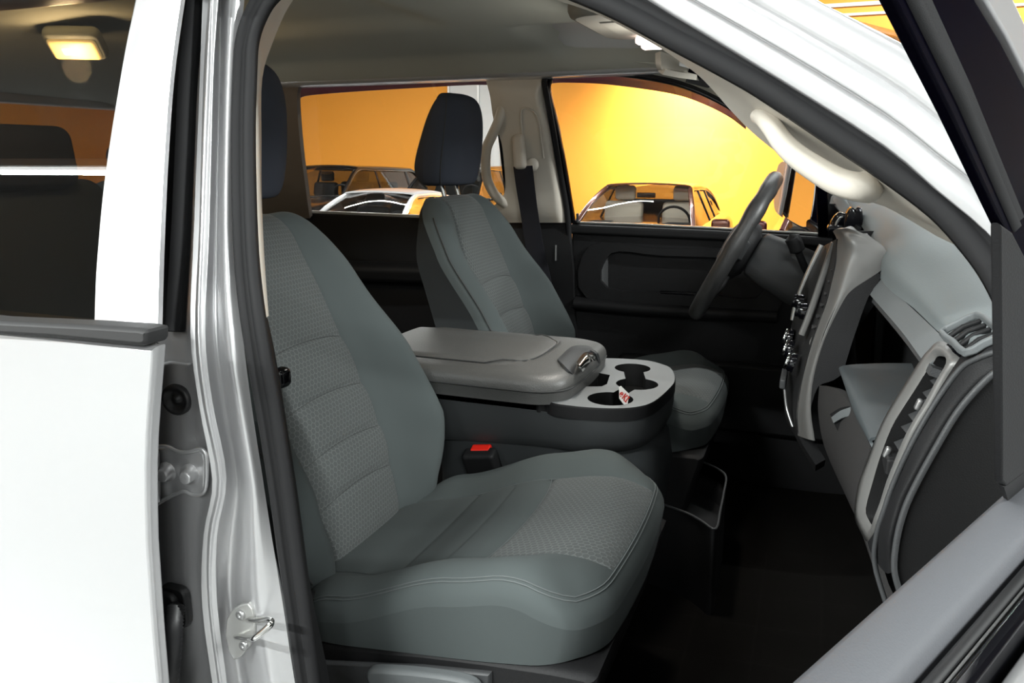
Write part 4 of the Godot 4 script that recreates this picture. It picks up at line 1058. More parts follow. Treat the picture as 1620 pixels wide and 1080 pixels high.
func cush_pt(a: float, b: float, y: float, k := 1.0) -> Vector3:
	var f := soft(a, 2 * b - 1, 0.34) * k
	var q := (f.y + 1) / 2
	return V(-0.755 + 0.563 * q - 0.022 * f.x * f.x * q, y, ZC + cush_w(q) * f.x)

func cush_face(a: float, b: float) -> Vector3:
	var m := absf(a)
	var y := lerps(b, [0.0, 0.25, 0.6, 0.85, 1.0], [1.010, 1.040, 1.108, 1.137, 1.127])
	y += 0.028 * smoothstep(0.55, 0.85, m) * smoothstep(0.0, 0.2, b) * smoothstep(1.0, 0.75, b)
	y += 0.006 * (1 - m * m)
	y -= 0.005 * bump(m, 0.6, 0.014) * smoothstep(0.96, 0.92, b)
	if m < 0.6:
		y -= 0.006 * bump(b, 0.64 - 0.05 * a * a, 0.012) + 0.0025 * bump(b, 0.36 - 0.03 * a * a, 0.012) + 0.0025 * bump(b, 0.5 - 0.04 * a * a, 0.012)
	y -= rnd(rim_of(a, b) * 0.275, 0.055) * 0.85
	return cush_pt(a, b, y)

func cush_rear(a: float, b: float) -> Vector3:
	return cush_pt(a, b, lerpf(0.965, 1.032, b), 0.975)

func seats() -> void:
	var t := thing("bucket_seat", V(-0.45, 0.70, ZC), "grey cloth front passenger seat with honeycomb centre panels, nearest the open door", "car seat", "front bucket seats")
	# backrest
	var la := lines(44, -1.0, [-INS, INS])
	var lb := lines(54, 0.0, SEAMS)
	var uvf := func(a, b): return W(0.25 * a, BH * b)
	var d := pad(back_face, back_rear, la, lb, func(a, _b): return "insert" if absf(a) < INS else "bolster", uvf)
	var back := obj("backrest", d.bolster, M.fabric, t, "grey cloth side bolsters of the backrest")
	obj("insert", d.insert, M.hex, back, "paler honeycomb cloth centre panel")
	obj("side_panel", d.side, M.side_fabric, back, "dark grey side panel")
	var sm := MB.new()
	for s in [-1, 1]:
		var line := []
		for k in 41: line.append(back_face(s * INS, 0.02 + 0.94 * k / 40.0) + V(0.001, 0.0004, 0))
		sm.tube(line, 0.0013, 6)
		line = []
		for k in 41: line.append(back_face(s * 0.972, 0.02 + 0.93 * k / 40.0) + V(0.0008, 0.0, s * 0.0008))
		sm.tube(line, 0.0022, 6)
	for k in 4:
		var line := []
		for i in 25:
			var a := lerpf(-INS, INS, i / 24.0)
			line.append(back_face(a, seam_b(a, k)) + V(0.001, 0, 0))
		sm.tube(line, 0.0006, 6)
	obj("seam", sm, M.thread, back)
	obj("back_shell", MB.new().patch([[back_rear(-1, 0.0), back_rear(-1, 0.5), back_rear(-1, 1.0)], [back_rear(0, 0.0), back_rear(0, 0.5), back_rear(0, 1)], [back_rear(1, 0.0), back_rear(1, 0.5), back_rear(1, 1.0)]], 5, 5, 0.004), M.slate_dark, back)
	# cushion
	la = lines(44, -1.0, [-0.6, 0.6])
	lb = lines(46, 0.0, [0.36, 0.5, 0.64, 0.965])
	var uvc := func(a, b): return W(0.56 * b, 0.27 * a)
	d = pad(cush_face, cush_rear, la, lb, func(a, b): return "insert" if absf(a) < 0.6 and b > 0.64 - 0.05 * a * a and b < 0.965 else "top", uvc)
	var c := obj("cushion", d.top, M.fabric, t, "grey cloth cushion top")
	obj("insert", d.insert, M.hex, c, "honeycomb cloth panel at the front of the cushion")
	obj("side_panel", d.side, M.fabric, c)
	sm = MB.new()
	for dm in [0.952, 0.938]:
		var line := []
		for k in 30: line.append(cush_face(-dm, lerpf(0.04, (1 + dm) / 2, k / 30.0)) + V(0, 0.0008, 0))
		for k in 30: line.append(cush_face(lerpf(-dm, dm, k / 30.0), (1 + dm) / 2) + V(0, 0.0008, 0))
		for k in 31: line.append(cush_face(dm, lerpf((1 + dm) / 2, 0.04, k / 30.0)) + V(0, 0.0008, 0))
		sm.tube(line, 0.0010, 6)
	for s in [-1, 1]:
		var line := []
		for k in 21: line.append(cush_face(s * 0.6, 0.34 + 0.62 * k / 20.0) + V(0, 0.0004, 0))
		sm.tube(line, 0.0008, 6)
	var across := []
	for i in 25:
		var a := lerpf(-0.6, 0.6, i / 24.0)
		across.append(cush_face(a, 0.64 - 0.05 * a * a) + V(0, 0.0006, 0))
	sm.tube(across, 0.0009, 6)
	obj("seam", sm, M.stitch, c)
	# plastic base with lever, on a steel riser
	var base := obj("base", MB.new().slab([W(-0.658,0.973), W(-0.572,0.989), W(-0.466,1.006), W(-0.367,1.018), W(-0.273,1.027), W(-0.224,1.029), W(-0.209,1.023), W(-0.211,1.004), W(-0.227,0.946), W(-0.243,0.880), W(-0.628,0.761), W(-0.656,0.847), W(-0.665,0.935)], Transform3D(Basis.IDENTITY, V(0, 0, 0.17)), 0.525, 0.01), M.black, t, "black plastic seat base")
	obj("valance", MB.new().slab([W(-0.643,0.949), W(-0.464,0.986), W(-0.357,1.002), W(-0.359,0.848), W(-0.625,0.766)], Transform3D(Basis.IDENTITY, V(0, 0, 0.69)), 0.012, 0.004), M.slate_dark, base)
	obj("recline_lever", MB.new().slab(sp([W(-0.545,0.971), W(-0.516,0.981), W(-0.454,0.992), W(-0.395,0.998), W(-0.371,0.992), W(-0.376,0.977), W(-0.455,0.962), W(-0.530,0.943), W(-0.544,0.952)], 3, true), Transform3D(Basis.IDENTITY, V(0, 0, 0.703)), 0.02, 0.006), M.slate, base, "grey recline lever")
	obj("hinge_cover", MB.new().slab(sp([W(-0.675,1.040), W(-0.659,1.036), W(-0.638,1.022), W(-0.650,0.994), W(-0.661,0.964), W(-0.674,0.983), W(-0.683,1.014)], 3, true), Transform3D(Basis.IDENTITY, V(0, 0, 0.655)), 0.03, 0.006), M.black, t)
	for z in [0.24, 0.62]: obj("seat_rail", box(V(-0.68, 0.69, z - 0.025), V(-0.30, 0.86, z + 0.025), 0.01), M.black, t)
	# headrest
	var rows := []
	for q in [[1.626, -0.965, 0.02, 0.06], [1.627, -0.965, 0.045, 0.098], [1.637, -0.967, 0.058, 0.115], [1.665, -0.968, 0.067, 0.125], [1.70, -0.963, 0.067, 0.128], [1.75, -0.952, 0.061, 0.127], [1.80, -0.942, 0.052, 0.122], [1.835, -0.936, 0.041, 0.112], [1.856, -0.934, 0.028, 0.096], [1.865, -0.934, 0.012, 0.07], [1.866, -0.934, 0.002, 0.03]]:
		var r := PackedVector3Array()
		for k in 48:
			var an := TAU * k / 48
			var cx := signf(cos(an)) * pow(absf(cos(an)), 0.62)
			var cz := signf(sin(an)) * pow(absf(sin(an)), 0.55)
			r.append(V(q[1] + q[2] * cx - 0.018 * cz * cz * (1 if cx > 0 else 0), q[0], ZC + q[3] * cz))
		rows.append(r)
	var cols := []
	for r in rows.size(): cols.append(rows[r])
	var fine := []
	for k in 48:
		var line := []
		for r in rows.size(): line.append(rows[r][k])
		fine.append(PackedVector3Array(sp(line, 4)))
	var h := obj("headrest", MB.new().grid(fine, false, true), M.head_fabric, t, "dark blue grey cloth headrest")
	for s in [-1, 1]:
		var line := []
		for r in fine[0].size():
			if r > 5 and r < fine[0].size() - 6: line.append(fine[8 if s > 0 else 40][r])
		obj("seam", MB.new().tube(line, 0.0016, 6), M.thread, h)
	for z in [-0.045, 0.045]:
		obj("post", MB.new().tube([V(-0.955, 1.56, ZC + z), V(-0.972, 1.635, ZC + z)], 0.0065, 10), M.chrome, h, "steel headrest post")
		obj("collar", MB.new().lathe([W(0, 0.02), W(0.011, 0.02), W(0.014, 0.014), W(0.014, -0.02)], Transform3D(Basis(V(0, 0, 1), 0.3), V(-0.952, 1.567, ZC + z)), 16), M.black, h)
	copy(t, V(-0.45, 0.70, -0.42), "grey cloth driver's seat with dark side panel, beyond the centre console")
	t.position += V(-0.02, 0, 0.02)

# ---------------------------------------------------------------- centre console
func holed(outer: PackedVector2Array, holes: Array, y: float) -> MB:
	var m := MB.new()
	var pts := PackedVector2Array(outer)
	for h in holes: pts.append_array(h)
	var t := Geometry2D.triangulate_delaunay(pts)
	for q in pts:
		m.v.append(V(q.x, y, q.y))
		m.n.append(Vector3.UP)
		m.uv.append(q)
	for i in range(0, t.size(), 3):
		var c := (pts[t[i]] + pts[t[i + 1]] + pts[t[i + 2]]) / 3.0
		var ok := Geometry2D.is_point_in_polygon(c, outer)
		for h in holes: ok = ok and not Geometry2D.is_point_in_polygon(c, h)
		if not ok: continue
		var a := pts[t[i + 1]] - pts[t[i]]
		var b := pts[t[i + 2]] - pts[t[i]]
		if a.cross(b) > 0: m.ix.append_array([t[i], t[i + 1], t[i + 2]])
		else: m.ix.append_array([t[i], t[i + 2], t[i + 1]])
	return m

func disc(c: Vector2, r: float, n := 28) -> PackedVector2Array:
	var o := PackedVector2Array()
	for k in n: o.append(c + Vector2(cos(TAU * k / n), sin(TAU * k / n)) * r)
	return o

func flat(p: Vector3) -> Vector2: return Vector2(p.x, p.z)

func dense(o: PackedVector2Array, step: float) -> PackedVector2Array:
	var r := PackedVector2Array()
	for k in o.size():
		var a := o[k]
		var b := o[(k + 1) % o.size()]
		var n := maxi(1, int(ceil(a.distance_to(b) / step)))
		for i in n: r.append(a.lerp(b, float(i) / n))
	return r

func console() -> void:
	var t := thing("centre_console", V(-0.5, 0.7, 0), "grey fold-down centre console with padded lid and cup holder tray between the front seats", "console")
	# body: rounded plan, belly curving in towards the bottom
	var plan := func(k: float, x0: float, x1: float, hw: float, y: float) -> PackedVector3Array:
		var r := PackedVector3Array()
		for i in 64:
			var an := TAU * i / 64.0
			var cx := signf(cos(an)) * pow(absf(cos(an)), 0.42)
			var cz := signf(sin(an)) * pow(absf(sin(an)), 0.42)
			r.append(V(lerpf(x0, x1, (cx + 1) / 2), y + k * (lerpf(x0, x1, (cx + 1) / 2) + 0.5), hw * cz))
		return r
	# cup holder tray
	var ty := 1.227
	var outer := PackedVector2Array()
	for q in [V(-0.513,1.227,0.14), V(-0.484,1.227,0.167), V(-0.458,1.227,0.184), V(-0.405,1.227,0.186), V(-0.351,1.227,0.175), V(-0.307,1.227,0.15), V(-0.281,1.227,0.102), V(-0.268,1.227,-0.008), V(-0.27,1.227,-0.081), V(-0.293,1.227,-0.165), V(-0.319,1.227,-0.197), V(-0.36,1.227,-0.22), V(-0.419,1.227,-0.217), V(-0.471,1.227,-0.204), V(-0.524,1.227,-0.197), V(-0.578,1.227,-0.19)]: outer.append(flat(q))
	var shell := [W(-0.80, 0.12), W(-0.80, 0.165), W(-0.70, 0.172), W(-0.5, 0.172)]
	for k in range(3, 13): shell.append(outer[k])
	shell += [W(-0.5, -0.165), W(-0.70, -0.165), W(-0.80, -0.16), W(-0.80, -0.12)]
	shell = sp(shell, 4, true)
	var sh := []
	for q in [[0.80, 0.6, 1.112], [0.90, 0.80, 1.113], [0.95, 0.90, 1.122], [0.985, 0.96, 1.145], [1.0, 0.99, 1.175], [1.0, 1.0, 1.204]]:
		var r := PackedVector3Array()
		for p in shell: r.append(V(-0.5 + (p.x + 0.5) * (q[0] if p.x > -0.5 else 1.0), q[2] + 0.06 * (1.204 - q[2]) / 0.09 * (p.x + 0.5), p.y * q[1]))
		sh.append(r)
	obj("body", MB.new().grid(sh, true), M.vinyl, t, "dark grey console body")
	outer = PackedVector2Array(sp(Array(outer), 4, true))
	var c1 := flat(V(-0.377,1.227,-0.138))
	var c2 := flat(V(-0.339,1.227,-0.012))
	var c3 := flat(V(-0.366,1.227,0.114))
	var cups := disc(c1, 0.041)
	var slot := func(a: Vector2, b: Vector2, w: float) -> PackedVector2Array:
		var n := (b - a).normalized().orthogonal() * w
		return PackedVector2Array([a + n, b + n, b - n, a - n])
	for q in [slot.call(c1, c2, 0.022), disc(c2, 0.045), slot.call(c2, c3, 0.014), disc(c3, 0.046)]:
		var u := Geometry2D.merge_polygons(cups, q)
		var best := cups
		for p in u: if p.size() > 3 and not Geometry2D.is_polygon_clockwise(p) and p.size() >= best.size() - 30: best = p
		cups = best
	cups = dense(cups, 0.006)
	var bin := dense(PackedVector2Array([V(-0.437,1.227,0.047), V(-0.444,1.227,-0.071), V(-0.411,1.227,-0.061), V(-0.399,1.227,0.012), V(-0.405,1.227,0.034)].map(flat)), 0.006)
	var tray := obj("tray", holed(dense(outer, 0.008), [cups, bin], ty), M.tray, t, "light grey cup holder tray")
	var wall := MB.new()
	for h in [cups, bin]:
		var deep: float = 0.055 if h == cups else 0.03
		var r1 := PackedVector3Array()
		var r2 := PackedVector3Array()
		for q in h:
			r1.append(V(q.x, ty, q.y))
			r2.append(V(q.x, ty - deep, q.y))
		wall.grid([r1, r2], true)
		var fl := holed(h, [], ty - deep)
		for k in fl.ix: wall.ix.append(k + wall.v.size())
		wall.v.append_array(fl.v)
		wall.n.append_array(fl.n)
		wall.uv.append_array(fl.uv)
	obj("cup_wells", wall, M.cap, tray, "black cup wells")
	var o1 := PackedVector3Array()
	var o2 := PackedVector3Array()
	var o3 := PackedVector3Array()
	var cen := Vector2.ZERO
	for q in outer: cen += q / outer.size()
	for q in outer:
		var s: Vector2 = cen + (q - cen) * 1.012
		o1.append(V(q.x, ty, q.y))
		o2.append(V(s.x, ty - 0.004, s.y))
		o3.append(V(s.x, ty - 0.026, s.y))
	obj("tray_rim", MB.new().grid([o1, o2, o3], true), M.black, tray, "dark tray rim")
	# padded lid
	var lid := func(a: float, b: float) -> Vector3:
		var y := 1.277 + 0.012 * (1 - pow(absf(a), 2.5)) - rnd(rim_of(a, b) * 0.2, 0.026)
		var ins := maxf(absf(a) - 0.70, (b - 0.80 + 0.10 * pow(absf(a) / 0.7, 4.0)) * 2.2)
		y += 0.004 * smoothstep(0.02, -0.05, ins) - 0.004 * bump(ins, 0.0, 0.02)
		var f := soft(a, 2 * b - 1, 0.30)
		return V(-0.93 + 0.497 * (f.y + 1) / 2 - 0.012 * f.x * f.x, y, 0.003 + 0.195 * f.x)
	var lid_back := func(a: float, b: float) -> Vector3:
		var q: Vector3 = lid.call(a, b)
		return V(-0.68 + (q.x + 0.68) * 0.985, 1.222, q.z * 0.98)
	var ld := pad(lid, lid_back, lines(40, -1.0, [-0.7, 0.7]), lines(44, 0.0, [0.8]), func(_a, _b): return "top", func(a, b): return W(a * 0.2, b * 0.5))
	var lo := obj("lid", ld.top, M.leather, t, "padded grey lid with stitched edge")
	obj("lid_side", ld.side, M.leather, lo)
	var st := MB.new()
	var line := []
	for k in 26: line.append(lid.call(-0.70, 0.02 + 0.60 * k / 25.0) + V(0, 0.003, 0))
	for k in range(1, 30):
		var a := lerpf(-0.70, 0.70, k / 30.0)
		line.append(lid.call(a, 0.80 - 0.10 * pow(absf(a) / 0.7, 4.0) - 0.08 * pow(absf(a) / 0.7, 14.0)) + V(0, 0.003, 0))
	for k in 26: line.append(lid.call(0.70, 0.62 - 0.60 * k / 25.0) + V(0, 0.003, 0))
	st.tube(line, 0.0014, 6)
	line = []
	for q in [[-1.0, 0.0, -1.0, 1.0], [-1.0, 1.0, 1.0, 1.0], [1.0, 1.0, 1.0, 0.0]]:
		for k in 24:
			var f: Vector3 = lid.call(lerpf(q[0], q[2], k / 24.0), lerpf(q[1], q[3], k / 24.0))
			line.append(V(f.x, minf(f.y, 1.249), f.z))
	st.tube(line, 0.0018, 6)
	obj("stitching", st, M.thread, lo)
	var latch := obj("latch_cover", MB.new().patch([[V(-0.488,1.291,0.085), V(-0.491,1.293,-0.026), V(-0.466,1.293,-0.049), V(-0.453,1.288,-0.057)], [V(-0.466,1.292,0.12), V(-0.47,1.295,0.025), V(-0.449,1.295,-0.008), V(-0.434,1.29,-0.011)], [V(-0.445,1.28,0.133), V(-0.447,1.282,0.055), V(-0.443,1.282,-0.018), V(-0.43,1.278,-0.016)], [V(-0.441,1.258,0.098), V(-0.443,1.258,0.029), V(-0.444,1.258,-0.046), V(-0.434,1.256,-0.046)], [V(-0.446,1.238,0.065), V(-0.447,1.238,0.002), V(-0.449,1.238,-0.078), V(-0.44,1.238,-0.082)]], 3, 3, 0.006), M.slate_dark, lo, "dark grey latch cover")
	obj("latch_button", MB.new().patch([[V(-0.437,1.297,0.119), V(-0.442,1.298,0.069), V(-0.443,1.298,0.033), V(-0.428,1.297,0.029)], [V(-0.425,1.292,0.131), V(-0.43,1.293,0.077), V(-0.431,1.293,0.043), V(-0.422,1.292,0.041)], [V(-0.426,1.276,0.11), V(-0.429,1.277,0.061), V(-0.43,1.277,0.022), V(-0.426,1.276,0.01)]], 3, 3, 0.004), M.chrome, latch, "chrome latch button")
	# centre seat base under the console
	obj("seat_base", MB.new().grid([plan.call(0, -0.72, -0.40, 0.13, 0.84), plan.call(0, -0.74, -0.30, 0.14, 0.86), plan.call(0, -0.76, -0.275, 0.15, 0.95), plan.call(0, -0.76, -0.265, 0.152, 1.05), plan.call(0, -0.76, -0.275, 0.15, 1.11), plan.call(0, -0.76, -0.30, 0.13, 1.14)], true, false, true), M.side_fabric, t, "dark cloth centre seat under the console")
	obj("riser", box(V(-0.68, 0.68, -0.14), V(-0.33, 0.86, 0.14), 0.02), M.black, t)
	# belt buckle beside the cushion
	var b := thing("belt_buckle", V(-0.63, 1.0, 0.16), "black belt buckle with red release button beside the passenger cushion", "buckle")
	var bb := Basis(V(0, 0, 1), 0.15) * Basis(V(1, 0, 0), 0.35)
	obj("buckle_body", MB.new().rbox(V(-0.624,1.067,0.165), V(0.075, 0.075, 0.035), 0.01, bb), M.black, b)
	obj("release_button", MB.new().rbox(V(-0.628,1.101,0.165), V(0.044, 0.014, 0.022), 0.004, bb), M.red, b, "red release button")
	obj("stalk", MB.new().tube([V(-0.623,1.039,0.165), V(-0.609,0.976,0.165)], 0.016, 10), M.black, b)
	# card standing in the cup holder
	var card := thing("card", V(-0.332,1.233,0.15), "small white card with red lettering standing in the nearest cup holder", "card")
	var q := [V(-0.339,1.265,0.155), V(-0.336,1.267,0.152), V(-0.323,1.247,0.135), V(-0.326,1.224,0.135), V(-0.329,1.222,0.14), V(-0.338,1.242,0.155)]
	var nn: Vector3 = (q[2] - q[0]).cross(q[4] - q[0]).normalized()
	if nn.z < 0: nn = -nn
	var m := MB.new().poly(q, nn)
	var q2 := q.map(func(p): return p - nn * 0.0008)
	m.poly(q2, -nn)
	m.grid([PackedVector3Array(q), PackedVector3Array(q2)], true)
	obj("card_stock", m, M.card, card)
	var tm := TextMesh.new()
	tm.text = "eKI"
	var sf := SystemFont.new()
	sf.font_names = ["Droid Sans"]
	sf.font_weight = 700
	tm.font = sf
	tm.font_size = 32
	tm.pixel_size = 0.00056
	tm.depth = 0.0004
	var ax: Vector3 = (q[2] - q[1]).normalized()
	var ay: Vector3 = nn.cross(ax).normalized()
	var lt := obj("lettering", tm, M.card_red, card, "red lettering")
	lt.transform = Transform3D(Basis(ax, ay, nn), (q[0] + q[2] + q[3] + q[5]) / 4.0 + nn * 0.0006 - where(card))
	# storage bin on the tunnel
	var f := thing("floor_bin", V(-0.2, 0.70, -0.15), "black open storage bin with a pale edge on the floor below the console", "storage bin")
	var lip := sp([V(-0.336,0.95,-0.369), V(-0.274,0.95,-0.349), V(-0.226,0.95,-0.32), V(-0.18,0.95,-0.28), V(-0.162,0.95,-0.24), V(-0.157,0.95,-0.162), V(-0.153,0.95,-0.054), V(-0.151,0.95,0.047), V(-0.183,0.95,0.021), V(-0.219,0.95,-0.008), V(-0.274,0.95,-0.032), V(-0.319,0.95,-0.058), V(-0.355,0.95,-0.145), V(-0.366,0.95,-0.318)], 4, true)
	var w1 := PackedVector3Array()
	var w2 := PackedVector3Array()
	var w3 := PackedVector3Array()
	for p in lip:
		w1.append(p)
		w2.append(V(-0.24 + (p.x + 0.24) * 0.9, 0.87, -0.14 + (p.z + 0.14) * 0.9))
		w3.append(V(-0.24 + (p.x + 0.24) * 1.04, 0.70, -0.14 + (p.z + 0.14) * 1.04))
	obj("bin_wall", MB.new().grid([w3, w1, w2], true), M.black, f)
	obj("bin_floor", MB.new().poly(Array(w2), V(0, 1, 0)), M.black, f)
	lip.append(lip[0])
	obj("bin_edge", MB.new().tube(lip, 0.0028, 8), M.slate_dark, f, "paler moulded edge")
	# carpet
	var k := thing("floor_carpet", V(0, 0.68, 0), "black floor carpet in the front footwells", "carpet")
	obj("carpet", MB.new().patch([[V(-0.9, 0.70, -0.8), V(-0.9, 0.74, 0), V(-0.9, 0.70, 0.8)], [V(-0.2, 0.70, -0.8), V(-0.2, 0.74, 0), V(-0.2, 0.70, 0.8)], [V(0.3, 0.74, -0.8), V(0.3, 0.80, 0), V(0.3, 0.74, 0.8)], [V(0.62, 0.98, -0.8), V(0.62, 1.0, 0), V(0.62, 0.98, 0.8)]], 6, 6, 0.012), M.carpet, k)

# ---------------------------------------------------------------- dashboard
func dashboard() -> void:
	var t := thing("dashboard", V(0.2, 1.0, 0), "two tone grey dashboard with centre stack, open upper shelf and tall side vents", "dashboard")
	# soft top
	obj("top_pad", MB.new().patch([
		[V(0.019,1.579,-0.72), V(0.033,1.606,-0.72), V(0.12, 1.612, -0.72), V(0.32, 1.60, -0.72), V(0.64, 1.53, -0.72)],
		[V(0.043,1.585,-0.5), V(0.047,1.612,-0.5), V(0.12, 1.622, -0.5), V(0.32, 1.61, -0.5), V(0.66, 1.535, -0.5)],
		[V(0.083,1.559,-0.15), V(0.093,1.58,-0.15), V(0.15, 1.612, -0.15), V(0.32, 1.61, -0.15), V(0.68, 1.54, -0.15)],
		[V(0.099,1.508,0.2), V(0.104,1.552,0.2), V(0.16, 1.592, 0.2), V(0.32, 1.605, 0.2), V(0.68, 1.54, 0.2)],
		[V(0.132,1.495,0.4), V(0.138,1.527,0.4), V(0.19, 1.567, 0.4), V(0.34, 1.59, 0.4), V(0.66, 1.535, 0.4)],
		[V(0.148,1.492,0.56), V(0.155,1.515,0.56), V(0.215, 1.545, 0.56), V(0.36, 1.56, 0.56), V(0.65, 1.53, 0.56)],
		[V(0.159,1.5,0.68), V(0.17,1.517,0.68), V(0.25, 1.515, 0.68), V(0.4, 1.53, 0.68), V(0.64, 1.52, 0.68)]], 6, 6, 0.012), M.top_pad, t, "light grey soft top pad")
	obj("airbag_mark", MB.new().rbox(V(0.155,1.507,0.53), V(0.014, 0.002, 0.014), 0.001, Basis(V(0, 0, 1), 0.6)), M.slate, t)
	obj("cluster_hood", MB.new().patch([[V(0.026,1.597,-0.62), V(0.04,1.613,-0.62), V(0.066,1.604,-0.62)], [V(0.027,1.597,-0.5), V(0.041,1.616,-0.5), V(0.07,1.606,-0.5)], [V(0.042,1.577,-0.38), V(0.057,1.597,-0.38), V(0.084,1.586,-0.38)], [V(0.057,1.563,-0.26), V(0.073,1.58,-0.26), V(0.101,1.575,-0.26)]], 5, 5, 0.02), M.top_pad, t)
	# strip under the seam
	obj("upper_panel", MB.new().patch([
		[V(0.1,1.506,0.2), V(0.132,1.493,0.4), V(0.147,1.491,0.56), V(0.15,1.489,0.6)],
		[V(0.092,1.493,0.2), V(0.125,1.478,0.4), V(0.136,1.477,0.56), V(0.141,1.475,0.6)],
		[V(0.086,1.48,0.2), V(0.118,1.463,0.4), V(0.127,1.463,0.56), V(0.132,1.461,0.6)]], 6, 3, 0.012), M.slate, t, "grey panel above the shelf")
	# open shelf: back, floor and lip
	var zs := [0.2, 0.4, 0.62]
	var top := [V(0.086,1.48,0.2), V(0.118,1.463,0.4), V(0.128,1.467,0.62)]
	var rows := []
	for k in 3:
		var x: float = [0.05, 0.068, 0.088][k]
		rows.append([top[k] + V(0.006, -0.002, 0), V(0.17 + x * 0.4, top[k].y - 0.025, zs[k]), V(0.175 + x * 0.4, 1.42, zs[k]), V(0.17 + x * 0.4, 1.372, zs[k])])
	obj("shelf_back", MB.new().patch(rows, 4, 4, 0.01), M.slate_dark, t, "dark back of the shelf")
	obj("shelf", MB.new().patch([[V(0.19, 1.370, 0.19), V(0.20, 1.370, 0.4), V(0.21, 1.370, 0.575)], [V(0.12, 1.367, 0.2), V(0.13, 1.367, 0.4), V(0.15, 1.367, 0.575)], [V(0.055,1.362,0.222), V(0.072, 1.366, 0.42), V(0.087,1.359,0.572)], [V(0.053,1.349,0.222), V(0.066, 1.345, 0.42), V(0.083,1.345,0.572)], [V(0.075, 1.335, 0.222), V(0.085, 1.335, 0.42), V(0.105, 1.335, 0.6)]], 5, 4, 0.004), M.shelf, t, "blue grey shelf with a thick lip")
	# side of the centre stack
	obj("stack_side", MB.new().poly(sp([V(0.058,1.512,0.2), V(0.079,1.515,0.2), V(0.1,1.512,0.2), V(0.084,1.476,0.2), V(0.069,1.411,0.2), V(0.061,1.37,0.2), V(0.056,1.344,0.2), V(0.042,1.329,0.2), V(0.019,1.315,0.2), V(0.009,1.273,0.2), V(0.007,1.327,0.2), V(0.02,1.407,0.2), V(0.038,1.464,0.2), V(0.05,1.495,0.2)], 3, true), V(-0.15, 0, 1)), M.black, t, "black side of the centre stack")
	# glove box
	obj("glove_box", MB.new().patch([
		[V(0.021,1.318,0.2), V(0.049,1.345,0.32), V(0.067,1.344,0.42), V(0.084,1.337,0.55)],
		[V(0.023,1.272,0.2), V(0.045,1.292,0.32), V(0.061,1.295,0.42), V(0.077,1.3,0.55)],
		[V(0.038,1.21,0.2), V(0.053,1.233,0.32), V(0.063,1.244,0.42), V(0.076,1.252,0.55)],
		[V(0.075,1.134,0.2), V(0.078,1.167,0.32), V(0.082,1.187,0.42), V(0.094,1.197,0.55)],
		[V(0.121,1.052,0.2), V(0.116,1.096,0.32), V(0.112,1.128,0.42), V(0.118,1.134,0.55)],
		[V(0.175,1.001,0.2), V(0.161,1.05,0.32), V(0.154,1.08,0.42), V(0.155,1.095,0.55)]], 5, 5, 0.012), M.glove, t, "dark grey glove box door")
	obj("glove_box_recess", MB.new().patch([[V(0.038,1.313,0.345), V(0.051,1.332,0.37), V(0.065,1.346,0.4)], [V(0.046,1.298,0.35), V(0.057,1.315,0.375), V(0.07,1.33,0.405)], [V(0.055,1.285,0.36), V(0.066,1.3,0.385), V(0.078,1.313,0.415)]], 3, 3, 0.004), M.black, t, "dark grip recess")
	obj("glove_box_pull", MB.new().patch([[V(0.04,1.31,0.352), V(0.051,1.33,0.378), V(0.063,1.344,0.402)], [V(0.044,1.302,0.355), V(0.054,1.32,0.382), V(0.065,1.333,0.407)]], 3, 2, 0.004), M.slate, t)
	# tall side vent
	var o3 := [V(0.14,1.492,0.6), V(0.133,1.479,0.585), V(0.126,1.465,0.58), V(0.11,1.426,0.575), V(0.098,1.397,0.575), V(0.089,1.369,0.575), V(0.079,1.325,0.575), V(0.072,1.293,0.575), V(0.071,1.255,0.58), V(0.078,1.239,0.59), V(0.088,1.237,0.62), V(0.092,1.274,0.65), V(0.098,1.302,0.655), V(0.102,1.334,0.66), V(0.113,1.385,0.665), V(0.12,1.409,0.665), V(0.13,1.433,0.665), V(0.14,1.462,0.665), V(0.148,1.484,0.665), V(0.146,1.492,0.64)]
	var i3 := [V(0.14,1.475,0.605), V(0.137,1.466,0.6), V(0.131,1.454,0.598), V(0.121,1.429,0.596), V(0.111,1.406,0.596), V(0.101,1.38,0.596), V(0.092,1.34,0.596), V(0.087,1.308,0.596), V(0.082,1.273,0.6), V(0.086,1.261,0.605), V(0.092,1.259,0.62), V(0.092,1.282,0.64), V(0.096,1.306,0.645), V(0.1,1.334,0.65), V(0.111,1.385,0.655), V(0.119,1.409,0.655), V(0.128,1.432,0.655), V(0.137,1.459,0.655), V(0.144,1.478,0.655), V(0.145,1.48,0.63)]
	var lo := PackedVector3Array()
	var up := PackedVector3Array()
	var dp := PackedVector3Array()
	var ob := PackedVector3Array()
	var so := sp(o3, 3, true)
	var si := sp(i3, 3, true)
	for k in so.size():
		ob.append(so[k] + V(0.03, 0, 0))
		lo.append(so[k])
		up.append(si[k] + (so[k] - si[k]) * 0.35 + V(-0.004, 0, 0))
		dp.append(si[k] + V(0.045, 0, 0))
	var vent := obj("side_vent", MB.new().grid([ob, lo, up, PackedVector3Array(si)], true), M.bezel, t, "silver grey vent surround")
	obj("vent_wall", MB.new().grid([PackedVector3Array(si), dp], true), M.cap, vent)
	var vl := PackedVector3Array()
	var vr := PackedVector3Array()
	for k in range(1, 10):
		vl.append(i3[k] + V(0.04, 0, 0))
		vr.append(i3[19 - k] + V(0.04, 0, 0))
	obj("vent_recess", MB.new().grid([vl, vr]), M.gloss, vent)
